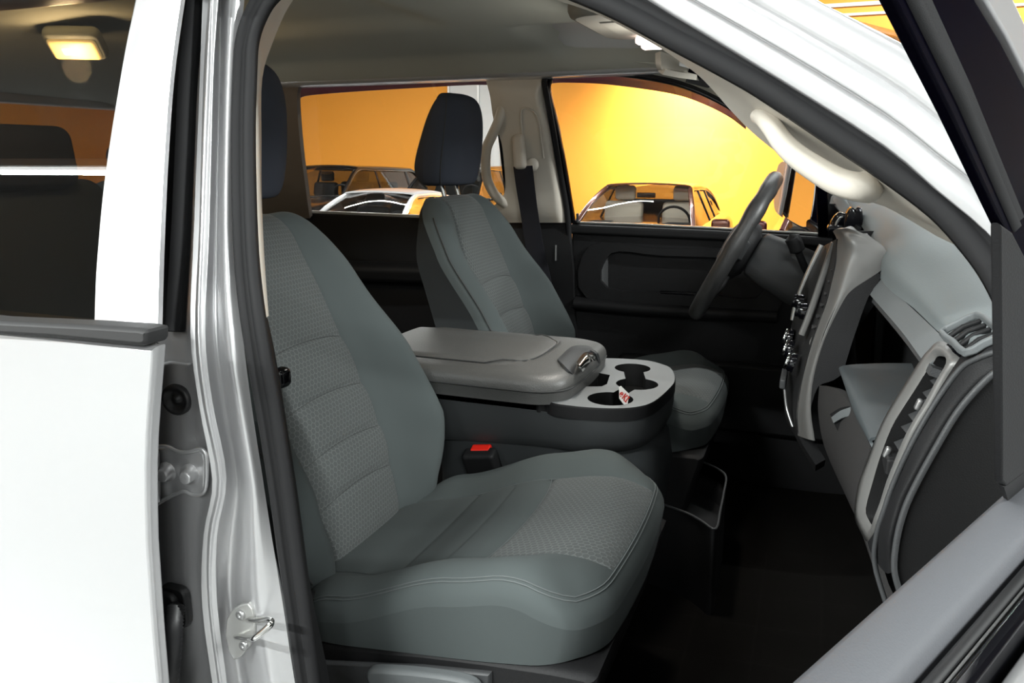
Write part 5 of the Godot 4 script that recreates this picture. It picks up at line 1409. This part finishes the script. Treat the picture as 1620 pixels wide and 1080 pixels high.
	for k in 8:
		var t0 := 1.6 + 0.62 * k
		var i0 := int(t0)
		var lf: Vector3 = i3[i0].lerp(i3[i0 + 1], t0 - i0) + V(0.008, 0, 0.003)
		var rt: Vector3 = i3[19 - i0].lerp(i3[18 - i0], t0 - i0) + V(0.004, 0, -0.002)
		obj("slat", MB.new().sheet([PackedVector3Array([lf + V(0, -0.006, 0), rt + V(0, -0.006, 0)]), PackedVector3Array([lf + V(0.026, 0.010, 0), rt + V(0.026, 0.010, 0)])], 0.0025), M.slate_dark, vent)
	for p in [V(0.124,1.425,0.64), V(0.098,1.36,0.63)]:
		obj("vent_tab", MB.new().rbox(p + V(-0.002, 0, 0), V(0.007, 0.014, 0.009), 0.003, Basis(V(0, 0, 1), -0.3)), M.steel, vent, "bright vent adjuster tab")
	obj("vent_divider", MB.new().rbox(V(0.099,1.348,0.625) + V(0.01, 0, 0), V(0.03, 0.022, 0.05), 0.004), M.black, vent)
	# corner vent on top
	var cv := obj("corner_vent", MB.new().sweep(sp([V(0.139,1.506,0.62), V(0.154,1.518,0.62), V(0.172,1.529,0.62), V(0.179,1.527,0.66), V(0.182,1.525,0.7), V(0.167,1.513,0.7), V(0.152,1.502,0.7), V(0.146,1.504,0.66)], 2, true), rrect(0.006, 0.009, 0.0025), V(-0.3, 1, 0.1), true, true), M.slate, t, "silver framed corner vent")
	var vc := [V(0.139,1.504,0.622), V(0.172,1.528,0.622), V(0.182,1.524,0.693), V(0.153,1.501,0.693)]
	obj("vent_recess", MB.new().grid([PackedVector3Array([vc[0] + V(0.004, -0.012, 0), vc[1] + V(0.004, -0.012, 0)]), PackedVector3Array([vc[3] + V(0.004, -0.012, 0), vc[2] + V(0.004, -0.012, 0)])]), M.gloss, cv)
	for k in 4:
		var f := (k + 0.5) / 4.0
		var a: Vector3 = V(0.14,1.505,0.625)
		var b: Vector3 = V(0.172,1.528,0.625)
		var c: Vector3 = V(0.181,1.523,0.69)
		var d: Vector3 = V(0.154,1.501,0.69)
		obj("louvre", MB.new().tube([a.lerp(d, f) + V(0.0, -0.003, 0), ((a + b) / 2).lerp((c + d) / 2, f) + V(0, 0.001, 0), b.lerp(c, f) + V(0.0, -0.003, 0)], 0.0032, 8), M.black, cv)
	# end of the dashboard by the door
	obj("end_cap", MB.new().slab([W(0.107,1.254), W(0.106,1.290), W(0.111,1.325), W(0.118,1.356), W(0.133,1.401), W(0.148,1.441), W(0.165,1.470), W(0.181,1.492), W(0.198,1.504), W(0.223,1.504), W(0.245,1.421), W(0.282,1.140), W(0.160,1.156), W(0.114,1.232)], Transform3D(Basis.IDENTITY, V(0, 0, 0.66)), 0.05, 0.004), M.cap, t, "black end cap")
	obj("end_panel", MB.new().patch([
		[V(0.086,1.239,0.625), V(0.092,1.275,0.655), V(0.097,1.303,0.66), V(0.102,1.335,0.665), V(0.112,1.386,0.67), V(0.129,1.433,0.67), V(0.149,1.484,0.672), V(0.155,1.5,0.69), V(0.178,1.514,0.7), V(0.205,1.521,0.7)],
		[V(0.091,1.231,0.64), V(0.092,1.276,0.67), V(0.096,1.308,0.68), V(0.103,1.343,0.68), V(0.114,1.389,0.685), V(0.133,1.439,0.685), V(0.151,1.481,0.69), V(0.163,1.496,0.7), V(0.18,1.508,0.71), V(0.204,1.516,0.71)],
		[V(0.103,1.231,0.68), V(0.099,1.281,0.7), V(0.104,1.323,0.7), V(0.111,1.35,0.7), V(0.127,1.397,0.7), V(0.143,1.438,0.7), V(0.16,1.472,0.705), V(0.174,1.488,0.71), V(0.187,1.5,0.712), V(0.204,1.507,0.712)],
		[V(0.11,1.238,0.69), V(0.108,1.283,0.7), V(0.112,1.319,0.7), V(0.12,1.35,0.7), V(0.135,1.396,0.7), V(0.151,1.437,0.7), V(0.167,1.467,0.705), V(0.182,1.49,0.71), V(0.192,1.499,0.712), V(0.205,1.504,0.712)]], 4, 4, 0.006), M.black, t)
	obj("end_rim", MB.new().tube(sp([V(0.109,1.184,0.66), V(0.093,1.231,0.66), V(0.091,1.275,0.672), V(0.095,1.308,0.68), V(0.101,1.342,0.682), V(0.113,1.389,0.686), V(0.131,1.439,0.686), V(0.15,1.481,0.69), V(0.163,1.497,0.7), V(0.18,1.509,0.71), V(0.203,1.517,0.712)], 4), 0.0032, 8), M.slate_dark, t, "raised rim of the end cap")
	obj("end_ridge", MB.new().tube(sp([V(0.117,1.225,0.715), V(0.108,1.254,0.715), V(0.107,1.29,0.715), V(0.111,1.325,0.715), V(0.119,1.356,0.715), V(0.134,1.401,0.715), V(0.149,1.441,0.715), V(0.165,1.47,0.715), V(0.181,1.491,0.715), V(0.201,1.505,0.715)], 4), 0.0035, 8), M.slate_dark, t)
	# centre stack
	obj("stack_trim", MB.new().patch([
		[V(0.023,1.569,0.05), V(0.026,1.577,0.1), V(0.033,1.582,0.15), V(0.047,1.585,0.18), V(0.076,1.576,0.19)],
		[V(0.029,1.562,0.12), V(0.035,1.567,0.15), V(0.045,1.571,0.185), V(0.074,1.565,0.195), V(0.103,1.554,0.2)],
		[V(0.03,1.544,0.135), V(0.036,1.548,0.155), V(0.049,1.55,0.19), V(0.073,1.538,0.2), V(0.101,1.525,0.2)],
		[V(0.03,1.522,0.14), V(0.036,1.526,0.16), V(0.045,1.527,0.192), V(0.059,1.517,0.2), V(0.085,1.509,0.2)],
		[V(0.025,1.487,0.14), V(0.031,1.49,0.16), V(0.039,1.493,0.193), V(0.047,1.489,0.2), V(0.057,1.485,0.2)],
		[V(0.02,1.451,0.14), V(0.026,1.455,0.16), V(0.032,1.46,0.193), V(0.037,1.46,0.2), V(0.043,1.458,0.2)],
		[V(0.003,1.381,0.14), V(0.009,1.386,0.16), V(0.015,1.395,0.193), V(0.019,1.398,0.2), V(0.023,1.4,0.2)],
		[V(-0.008,1.313,0.14), V(-0.002,1.318,0.16), V(0.003,1.329,0.193), V(0.007,1.332,0.2), V(0.011,1.333,0.2)],
		[V(-0.012,1.25,0.14), V(-0.006,1.257,0.16), V(0.001,1.269,0.193), V(0.007,1.273,0.2), V(0.011,1.274,0.2)],
		[V(-0.007,1.204,0.14), V(0,1.208,0.16), V(0.009,1.217,0.193), V(0.017,1.218,0.2), V(0.022,1.218,0.2)]], 4, 4, 0.008), M.bezel, t, "silver grey trim down the centre stack")
	obj("stack_face", MB.new().patch([
		[V(0.009,1.521,-0.15), V(0.019,1.543,0), V(0.029,1.563,0.13)],
		[V(-0.015,1.459,-0.15), V(0.008,1.485,0), V(0.029,1.519,0.145)],
		[V(-0.035,1.387,-0.15), V(-0.004,1.418,0), V(0.02,1.449,0.145)],
		[V(-0.043,1.304,-0.15), V(-0.017,1.342,0), V(0.003,1.38,0.145)],
		[V(-0.043,1.219,-0.15), V(-0.023,1.264,0), V(-0.008,1.309,0.145)],
		[V(-0.037,1.145,-0.15), V(-0.022,1.193,0), V(-0.011,1.246,0.145)],
		[V(-0.008,1.097,-0.15), V(-0.006,1.142,0), V(-0.004,1.202,0.145)],
		[V(0.034,1.037,-0.15), V(0.031,1.086,0), V(0.028,1.153,0.145)]], 5, 4, 0.02), M.black, t, "black centre stack face")
	obj("stack_edge", MB.new().sweep(sp([V(0.007,1.523,-0.15), V(-0.007,1.486,-0.15), V(-0.022,1.44,-0.15), V(-0.034,1.39,-0.15), V(-0.037,1.363,-0.15)], 4), rrect(0.014, 0.012, 0.004), V(-1, 0, 0)), M.bright, t, "bright left edge of the stack")
	obj("stack_rib", MB.new().sweep(sp([V(0.027,1.55,0.07), V(0.016,1.504,0.07), V(0.004,1.452,0.07), V(-0.006,1.411,0.07), V(-0.015,1.379,0.07)], 4), rrect(0.024, 0.012, 0.004), V(-1, 0, 0)), M.bezel, t)
	for p in [V(0.026,1.51,0.115), V(0.022,1.489,0.115), V(0.018,1.467,0.115), V(0.013,1.446,0.115), V(0.008,1.425,0.115), V(0.002,1.405,0.115)]:
		obj("slat", MB.new().rbox(p + V(0.004, 0, 0), V(0.012, 0.003, 0.034), 0.001, Basis(V(0, 0, 1), 0.5)), M.black, t)
	obj("stack_pocket", MB.new().rbox(V(0.011,1.376,0.1) + V(0.004, 0, 0), V(0.03, 0.02, 0.06), 0.005, Basis(V(0, 0, 1), -0.3)), M.bezel, t)
	var knob := func(called: String, p: Vector3, r: float, m: Material, deep: float) -> void:
		var kf := Transform3D(Basis(V(0.25, 0.97, 0), V(-0.97, 0.25, 0), V(0, 0, 1)), p)
		var kn := obj(called, MB.new().lathe([W(r * 1.15, -0.004), W(r * 1.15, 0.004), W(r, 0.006), W(r * 0.92, deep), W(r * 0.8, deep + 0.002), W(0, deep + 0.002)], kf, 20), M.gloss, t)
		obj("knob_ring", MB.new().lathe([W(r * 0.97, deep - 0.004), W(r * 1.02, deep - 0.002), W(r * 0.97, deep + 0.001)], kf, 20), m, kn)
	for p in [V(-0.024,1.417,-0.06), V(-0.015,1.415,0.03)]: knob.call("radio_knob", p, 0.014, M.gloss, 0.013)
	for p in [V(-0.039,1.336,-0.09), V(-0.035,1.33,-0.01), V(-0.027,1.323,0.07)]: knob.call("climate_knob", p, 0.0165, M.chrome, 0.012)
	obj("stack_lower_strip", MB.new().tube(sp([V(-0.04,1.262,0.02), V(-0.032,1.221,0.03), V(-0.018,1.19,0.05)], 4), 0.003, 8), M.steel, t)
	obj("stack_switch", MB.new().rbox(V(-0.043,1.267,-0.02), V(0.012, 0.02, 0.1), 0.004), M.slate_dark, t)
	# tray on top of the stack
	obj("top_tray", MB.new().patch([[V(0.042,1.561,0.02), V(0.059,1.563,0.02), V(0.082,1.565,0.02)], [V(0.047,1.554,0.1), V(0.067,1.555,0.1), V(0.091,1.556,0.1)], [V(0.05,1.556,0.16), V(0.073,1.556,0.16), V(0.102,1.555,0.16)]], 3, 3, 0.01), M.slate_dark, t, "dark tray on top of the stack")
	obj("tray_wall", MB.new().patch([[V(0.062,1.564,-0.02), V(0.081,1.566,-0.02), V(0.103,1.566,-0.02)], [V(0.063,1.555,-0.02), V(0.085,1.553,-0.02), V(0.107,1.549,-0.02)]], 3, 2, 0.006), M.black, t)
	# driver's side of the dashboard
	obj("driver_panel", MB.new().patch([
		[V(0.03, 1.59, -0.78), V(0.09, 1.50, -0.78), V(0.08, 1.35, -0.78), V(0.12, 1.15, -0.78), V(0.2, 1.05, -0.78)],
		[V(0.05, 1.58, -0.45), V(0.12, 1.50, -0.45), V(0.10, 1.35, -0.45), V(0.12, 1.15, -0.45), V(0.2, 1.05, -0.45)],
		[V(0.08, 1.56, -0.16), V(0.04, 1.46, -0.16), V(0.02, 1.35, -0.16), V(0.05, 1.15, -0.16), V(0.15, 1.05, -0.16)]], 5, 4, 0.01), M.black, t, "black driver's side panel")
	obj("lower_shell", box(V(0.16, 1.02, -0.78), V(0.6, 1.45, 0.64), 0.03), M.black, t)
	# phone holder
	var p := thing("phone_holder", V(0.061,1.55,-0.25), "small glossy black phone holder clipped to the top of the dashboard", "phone holder")
	obj("base_plate", MB.new().rbox(V(0.062,1.554,-0.22), V(0.095, 0.014, 0.055), 0.006), M.gloss, p)
	for q in [[V(0.057,1.571,-0.2), 0.05], [V(0.073,1.572,-0.2), -0.05]]:
		obj("fin", MB.new().slab(sp([W(-0.010, -0.022), W(-0.011, 0.008), W(-0.004, 0.027), W(0.006, 0.025), W(0.011, 0.002), W(0.011, -0.022)], 3, true), Transform3D(Basis(V(0, 1, 0), q[1]), q[0] - V(0, 0, 0.02)), 0.04, 0.004), M.gloss, p)
	obj("ball_joint", MB.new().rbox(V(0.038,1.567,-0.25), V(0.03, 0.04, 0.035), 0.014, Basis(V(0, 0, 1), -0.5)), M.gloss, p)
	obj("joint_ring", MB.new().tube(sp([V(0.03,1.554,-0.2), V(0.032,1.567,-0.2), V(0.037,1.576,-0.2), V(0.043,1.579,-0.2)], 4), 0.0018, 6), M.steel, p)

# ---------------------------------------------------------------- steering wheel
func wheel() -> void:
	var c := V(-0.192, 1.484, -0.42)
	var t := thing("steering_wheel", c, "black leather steering wheel seen edge-on in front of the driver's seat", "steering wheel")
	var up := V(0.169, 0.338, 0).normalized()
	var out := V(-up.y, up.x, 0)  # towards the driver
	out = out.rotated(V(0, 1, 0), 0.03)
	var side := up.cross(out).normalized()
	var rim := []
	var rr := []
	for k in 72:
		var a := TAU * k / 72
		rim.append(c + side * cos(a) * 0.184 + up * sin(a) * 0.184)
		rr.append(0.020 + 0.0015 * (sin(a * 12.0) if sin(a) > 0.0 and absf(cos(a)) > 0.5 else 0.0))
	obj("rim", MB.new().tube(rim, rr, 14, true), M.wheel_leather, t, "black leather wheel rim")
	for a in [0.15, PI - 0.15, -PI / 2 - 0.35, -PI / 2 + 0.35]:
		var d: Vector3 = side * cos(a) + up * sin(a)
		obj("spoke", MB.new().sweep([c + d * 0.05 - out * 0.022, c + d * 0.11 - out * 0.018, c + d * 0.175], rrect(0.05 if absf(sin(a)) < 0.5 else 0.03, 0.018, 0.006), out), M.slate_dark if absf(sin(a)) < 0.5 else M.black, t)
	var hf := Transform3D(Basis(side, out, side.cross(out)), c)
	obj("hub", MB.new().lathe([W(0, 0.028), W(0.04, 0.027), W(0.066, 0.018), W(0.078, 0.0), W(0.075, -0.03), W(0.05, -0.045), W(0, -0.05)], hf, 32), M.black, t)
	# column with shifter
	var k := thing("gear_shift_column", c - out * 0.09, "black steering column with a knobbed gear lever on its console side", "steering column")
	var rows := []
	for q in [[0.045, 0.045, 0.04], [0.052, 0.062, 0.055], [0.10, 0.068, 0.062], [0.17, 0.072, 0.068], [0.26, 0.07, 0.065], [0.34, 0.06, 0.06]]:
		var r := PackedVector3Array()
		for i in 32:
			var a := TAU * i / 32
			r.append(c - out * q[0] + side * signf(cos(a)) * pow(absf(cos(a)), 0.6) * q[1] + up * (signf(sin(a)) * pow(absf(sin(a)), 0.6) * q[2] + 0.01))
		rows.append(r)
	obj("shroud", MB.new().grid(rows, true), M.slate_dark, k, "column shroud")
	obj("gear_lever", MB.new().tube(sp([V(-0.006,1.417,-0.36), V(-0.023,1.45,-0.33), V(-0.04,1.488,-0.31), V(-0.052,1.517,-0.3)], 4), 0.0085, 10), M.black, k, "black gear lever")
	obj("lever_knob", MB.new().tube(sp([V(-0.043,1.494,-0.305), V(-0.049,1.509,-0.302), V(-0.057,1.523,-0.3)], 4), 0.017, 14), M.black, k, "black gear lever knob")
	obj("side_stalk", MB.new().tube(sp([c - out * 0.07 - side * 0.05, c - out * 0.06 - side * 0.16, c - out * 0.05 - side * 0.2], 4), 0.008, 8), M.black, k)

# ---------------------------------------------------------------- parked cars
# built at the origin, front towards +z; w = half width; everything in metres
func car(called: String, at: Vector3, turn: float, label: String, P: Dictionary, paint: Material) -> Node3D:
	var t := thing(called, at, label, "car", "cars parked in the showroom")
	t.rotation.y = turn
	var w: float = P.w
	var st: Array = P.stations   # [z, half width scale, bottom, top]
	var rows := []
	for s in st:
		var r := PackedVector3Array()
		var hw: float = w * s[1]
		for q in [[0.0, s[2]], [0.7, s[2]], [0.93, s[2] + 0.06], [1.0, lerpf(s[2], s[3], 0.35)], [0.995, lerpf(s[2], s[3], 0.62)], [0.965, lerpf(s[2], s[3], 0.86)], [0.90, s[3] - 0.015], [0.72, s[3] + 0.01], [0.4, s[3] + 0.03], [0.0, s[3] + 0.04]]:
			r.append(V(hw * q[0], q[1], s[0]))
		for k in range(8, 0, -1): r.append(V(-r[k].x, r[k].y, s[0]))
		rows.append(r)
	var fine := []
	for k in rows[0].size():
		var l := []
		for r in rows.size(): l.append(rows[r][k])
		fine.append(PackedVector3Array(sp(l, 4)))
	var body := MB.new().grid(fine, false, true)
	body.poly(Array(rows[0]), V(0, 0, 1))
	body.poly(Array(rows[-1]), V(0, 0, -1))
	var bo := loc("body", body, paint, t)
	# greenhouse
	var g: Array = P.glass   # [cowl z, cowl y, cowl hw, front roof z, roof y, roof hw, rear roof z, rear roof y, deck z, deck y, deck hw]
	var roof := []
	for f in [0.0, 0.25, 0.5, 0.75, 1.0]:
		var z := lerpf(g[3], g[6], f)
		var y: float = lerpf(g[4], g[7], f) + P.arch * sin(PI * (0.15 + 0.75 * f))
		roof.append([V(-g[5], y - 0.035, z), V(-g[5] * 0.88, y, z), V(0, y + 0.02, z + (0.05 if f == 0.0 else 0.0)), V(g[5] * 0.88, y, z), V(g[5], y - 0.035, z)])
	loc("roof", MB.new().patch(roof, 4, 5, 0.02), paint, t)
	var ra: Array = roof[0]
	var rb: Array = roof[4]
	loc("windscreen", MB.new().patch([[V(-g[2], g[1], g[0] - 0.12), V(0, g[1], g[0]), V(g[2], g[1], g[0] - 0.12)], [(V(-g[2], g[1], g[0] - 0.12) + ra[0]) / 2 + V(0, 0.035, 0.02), (V(0, g[1], g[0]) + ra[2]) / 2 + V(0, 0.05, 0.03), (V(g[2], g[1], g[0] - 0.12) + ra[4]) / 2 + V(0, 0.035, 0.02)], [ra[0], ra[2], ra[4]]], 6, 5, 0.004), M.pane, t)
	loc("rear_glass", MB.new().patch([[rb[0], rb[2], rb[4]], [V(-g[10], g[9], g[8]), V(0, g[9] + 0.02, g[8] - 0.08), V(g[10], g[9], g[8])]], 6, 4, 0.004), M.car_glass, t)
	for s in [-1, 1]:
		var cow := V(s * g[2], g[1], g[0] - 0.12)
		var dk := V(s * g[10], g[9], g[8])
		var edge: Array = []
		for q in roof: edge.append(q[0 if s < 0 else 4])
		var a_mid: Vector3 = (cow + edge[0]) / 2 + V(0, 0.035, 0.02)
		var arch := sp([cow, a_mid] + edge + [(edge[4] + dk) / 2 + V(0, P.tail, 0), dk], 5)
		loc("roof_rail", MB.new().sweep(arch, rrect(0.05, 0.06, 0.02), V(s, 0.3, 0)), paint, t)
		loc("chrome_trim", MB.new().tube(arch.slice(4).map(func(p): return p + V(s * 0.03, -0.02, 0)), 0.007, 6), M.chrome if P.chrome else M.gloss, t)
		var low := []
		for k in arch.size(): low.append(V(s * lerpf(g[2] + 0.05, g[10] + 0.04, float(k) / (arch.size() - 1)), lerpf(g[1], g[9], float(k) / (arch.size() - 1)) - 0.02, arch[k].z))
		var side := MB.new()
		side.sheet([PackedVector3Array(arch), PackedVector3Array(low)], 0.004)
		loc("side_glass", side, M.car_glass, t)
		for f in P.posts:
			var k := int(f * (arch.size() - 1))
			loc("door_post", MB.new().sweep([arch[k] + V(s * 0.006, 0, 0), low[k] + V(s * 0.006, 0, 0)], rrect(0.06, 0.015, 0.005), V(s, 0, 0)), M.gloss, t)
		# mirror
		var mp := V(s * (g[2] + 0.26), g[1] + 0.02, g[0] - 0.32)
		loc("wing_mirror", MB.new().rbox(mp, V(0.20, 0.13, 0.09), 0.045).rbox(mp + V(-s * 0.12, -0.05, 0), V(0.16, 0.035, 0.05), 0.015), paint, t)
		# lamps and wheels
		loc("headlamp", MB.new().rbox(V(s * w * 0.66, P.lamp_y, P.front - 0.07), V(w * 0.42, 0.13, 0.24), 0.05, Basis(V(0, 1, 0), s * 0.35)), M.bright, t)
		for z in [P.front - 0.85, P.front - 0.85 - P.base]:
			var wf := Transform3D(Basis(V(0, 0, 1), V(s, 0, 0), V(0, s, 0)), V(s * (w - 0.11), 0.32, z))
			var wh := loc("wheel", MB.new().lathe([W(0.2, -0.1), W(0.31, -0.1), W(0.325, -0.07), W(0.325, 0.08), W(0.31, 0.11), W(0.23, 0.115)], wf, 28), M.tyre, t)
			loc("rim", MB.new().lathe([W(0.235, 0.11), W(0.22, 0.1), W(0.2, 0.05), W(0.08, 0.08), W(0, 0.09)], wf, 28), M.steel, wh)
	loc("grille", MB.new().rbox(V(0, P.lamp_y - 0.08, P.front - 0.01), V(w * 0.8, 0.22, 0.06), 0.03), M.gloss, t)
	loc("wiper", MB.new().tube([V(-g[2] * 0.9, g[1] + 0.015, g[0] - 0.06), V(0.0, g[1] + 0.03, g[0] + 0.02)], 0.01, 6).tube([V(0.05, g[1] + 0.015, g[0] + 0.02), V(g[2] * 0.85, g[1] + 0.03, g[0] - 0.06)], 0.01, 6), M.gloss, t)
	# inside
	loc("dash_panel", MB.new().rbox(V(0, g[1] - 0.03, g[0] - 0.40), V(g[2] * 1.8, 0.10, 0.34), 0.04), M.black, t)
	loc("cabin_floor", MB.new().rbox(V(0, 0.55, (g[0] + g[8]) / 2 - 0.1), V(w * 1.6, 0.05, g[0] - g[8] - 0.6), 0.02), M.black, t)
	for s in [-1, 1]:
		var seat := loc("seat", MB.new().rbox(V(s * 0.36, g[1] - 0.06, g[0] - 1.18), V(0.48, 0.55, 0.14), 0.06, Basis(V(1, 0, 0), -0.2)), P.trim, t)
		loc("headrest", MB.new().rbox(V(s * 0.36, g[1] + 0.31, g[0] - 1.28), V(0.26, 0.18, 0.10), 0.045), P.trim, seat)
		for z in [-0.07, 0.07]: loc("post", MB.new().tube([V(s * 0.36 + z, g[1] + 0.17, g[0] - 1.26), V(s * 0.36 + z, g[1] + 0.26, g[0] - 1.28)], 0.008, 6), M.chrome, seat)
	loc("rear_seat", MB.new().rbox(V(0, g[1] - 0.05, g[0] - 2.1), V(1.2, 0.5, 0.14), 0.06), M.black, t)
	var sw := []
	for k in 28: sw.append(V(0.36 + 0.18 * cos(TAU * k / 28), g[1] + 0.02 + 0.17 * sin(TAU * k / 28), g[0] - 0.66 + 0.07 * sin(TAU * k / 28)))
	loc("steering_wheel", MB.new().tube(sw, 0.015, 8, true), M.black, t)
	loc("cabin_mirror", MB.new().rbox(V(0, g[4] - 0.09, g[3] + 0.08), V(0.22, 0.06, 0.03), 0.015), M.gloss, t)
	return t

func showroom_cars() -> void:
	M.car_glass = glass(Color(0.01, 0.012, 0.012), 0.45)
	var coat := func(c: Color, metal: float) -> StandardMaterial3D:
		var m := mat(c, 0.28, metal)
		m.clearcoat_enabled = true
		m.clearcoat = 1.0
		m.clearcoat_roughness = 0.04
		return m
	var sedan := {"w": 0.86, "front": 2.25, "base": 2.65, "lamp_y": 0.62, "arch": 0.03, "tail": 0.05, "chrome": true, "trim": M.cream, "posts": [0.45, 0.72],
		"stations": [[2.28, 0.62, 0.34, 0.60], [2.22, 0.80, 0.26, 0.68], [2.0, 0.93, 0.2, 0.77], [1.4, 1.0, 0.2, 0.87], [0.85, 1.0, 0.2, 0.945], [0.3, 1.0, 0.2, 0.955], [-0.8, 1.0, 0.2, 0.965], [-1.5, 1.0, 0.22, 0.96], [-2.0, 0.92, 0.28, 0.95], [-2.25, 0.8, 0.34, 0.88]],
		"glass": [0.98, 0.965, 0.66, 0.12, 1.36, 0.50, -1.05, 1.33, -1.75, 1.0, 0.6]}
	var brown: StandardMaterial3D = coat.call(Color(0.34, 0.17, 0.10), 0.5)
	car("sedan", V(-1.93, 0, -8.0), 0.0, "brown saloon with pale seats facing the truck, seen through the driver's window", sedan, brown)
	var maroon: StandardMaterial3D = coat.call(Color(0.30, 0.10, 0.08), 0.5)
	car("sedan", V(0.30, 0, -7.9), 0.0, "maroon car whose bonnet shows below the driver's door mirror", sedan, maroon)
	var wagon := sedan.duplicate(true)
	wagon.merge({"w": 0.90, "arch": 0.02, "tail": 0.02, "trim": M.black, "posts": [0.42, 0.68],
		"stations": [[2.28, 0.66, 0.36, 0.72], [2.22, 0.82, 0.28, 0.82], [2.0, 0.94, 0.24, 0.92], [1.4, 1.0, 0.22, 1.0], [0.85, 1.0, 0.22, 1.04], [0.3, 1.0, 0.22, 1.05], [-0.8, 1.0, 0.22, 1.06], [-1.5, 1.0, 0.24, 1.07], [-2.1, 0.95, 0.28, 1.05], [-2.3, 0.85, 0.34, 1.0]],
		"glass": [1.0, 1.06, 0.68, 0.2, 1.53, 0.56, -1.75, 1.48, -2.2, 1.1, 0.64]}, true)
	var black: StandardMaterial3D = coat.call(Color(0.03, 0.03, 0.035), 0.3)
	car("estate_car", V(-8.0, 0, -10.6), 0.0, "black estate car behind the white coupe, in the wide rear window", wagon, black)
	car("estate_car", V(-5.9, 0, -11.3), 0.0, "black estate car mostly hidden behind the driver's headrest", wagon, black)
	var coupe := sedan.duplicate(true)
	coupe.merge({"w": 0.88, "arch": 0.045, "tail": 0.06, "trim": M.black, "posts": [0.55],
		"stations": [[2.18, 0.6, 0.3, 0.52], [2.1, 0.8, 0.22, 0.62], [1.9, 0.93, 0.18, 0.70], [1.3, 1.0, 0.18, 0.80], [0.8, 1.0, 0.18, 0.86], [0.2, 1.0, 0.18, 0.88], [-0.8, 1.0, 0.18, 0.90], [-1.4, 1.0, 0.2, 0.90], [-1.85, 0.92, 0.26, 0.86], [-2.05, 0.8, 0.32, 0.78]],
		"glass": [0.85, 0.88, 0.62, 0.1, 1.25, 0.48, -0.75, 1.23, -1.7, 0.9, 0.55], "lamp_y": 0.55, "front": 2.15}, true)
	var white: StandardMaterial3D = coat.call(Color(0.80, 0.80, 0.80), 0.0)
	car("coupe", V(-5.05, 0, -7.1), 0.0, "low white coupe in front of the black estate, at the foot of the rear window", coupe, white)
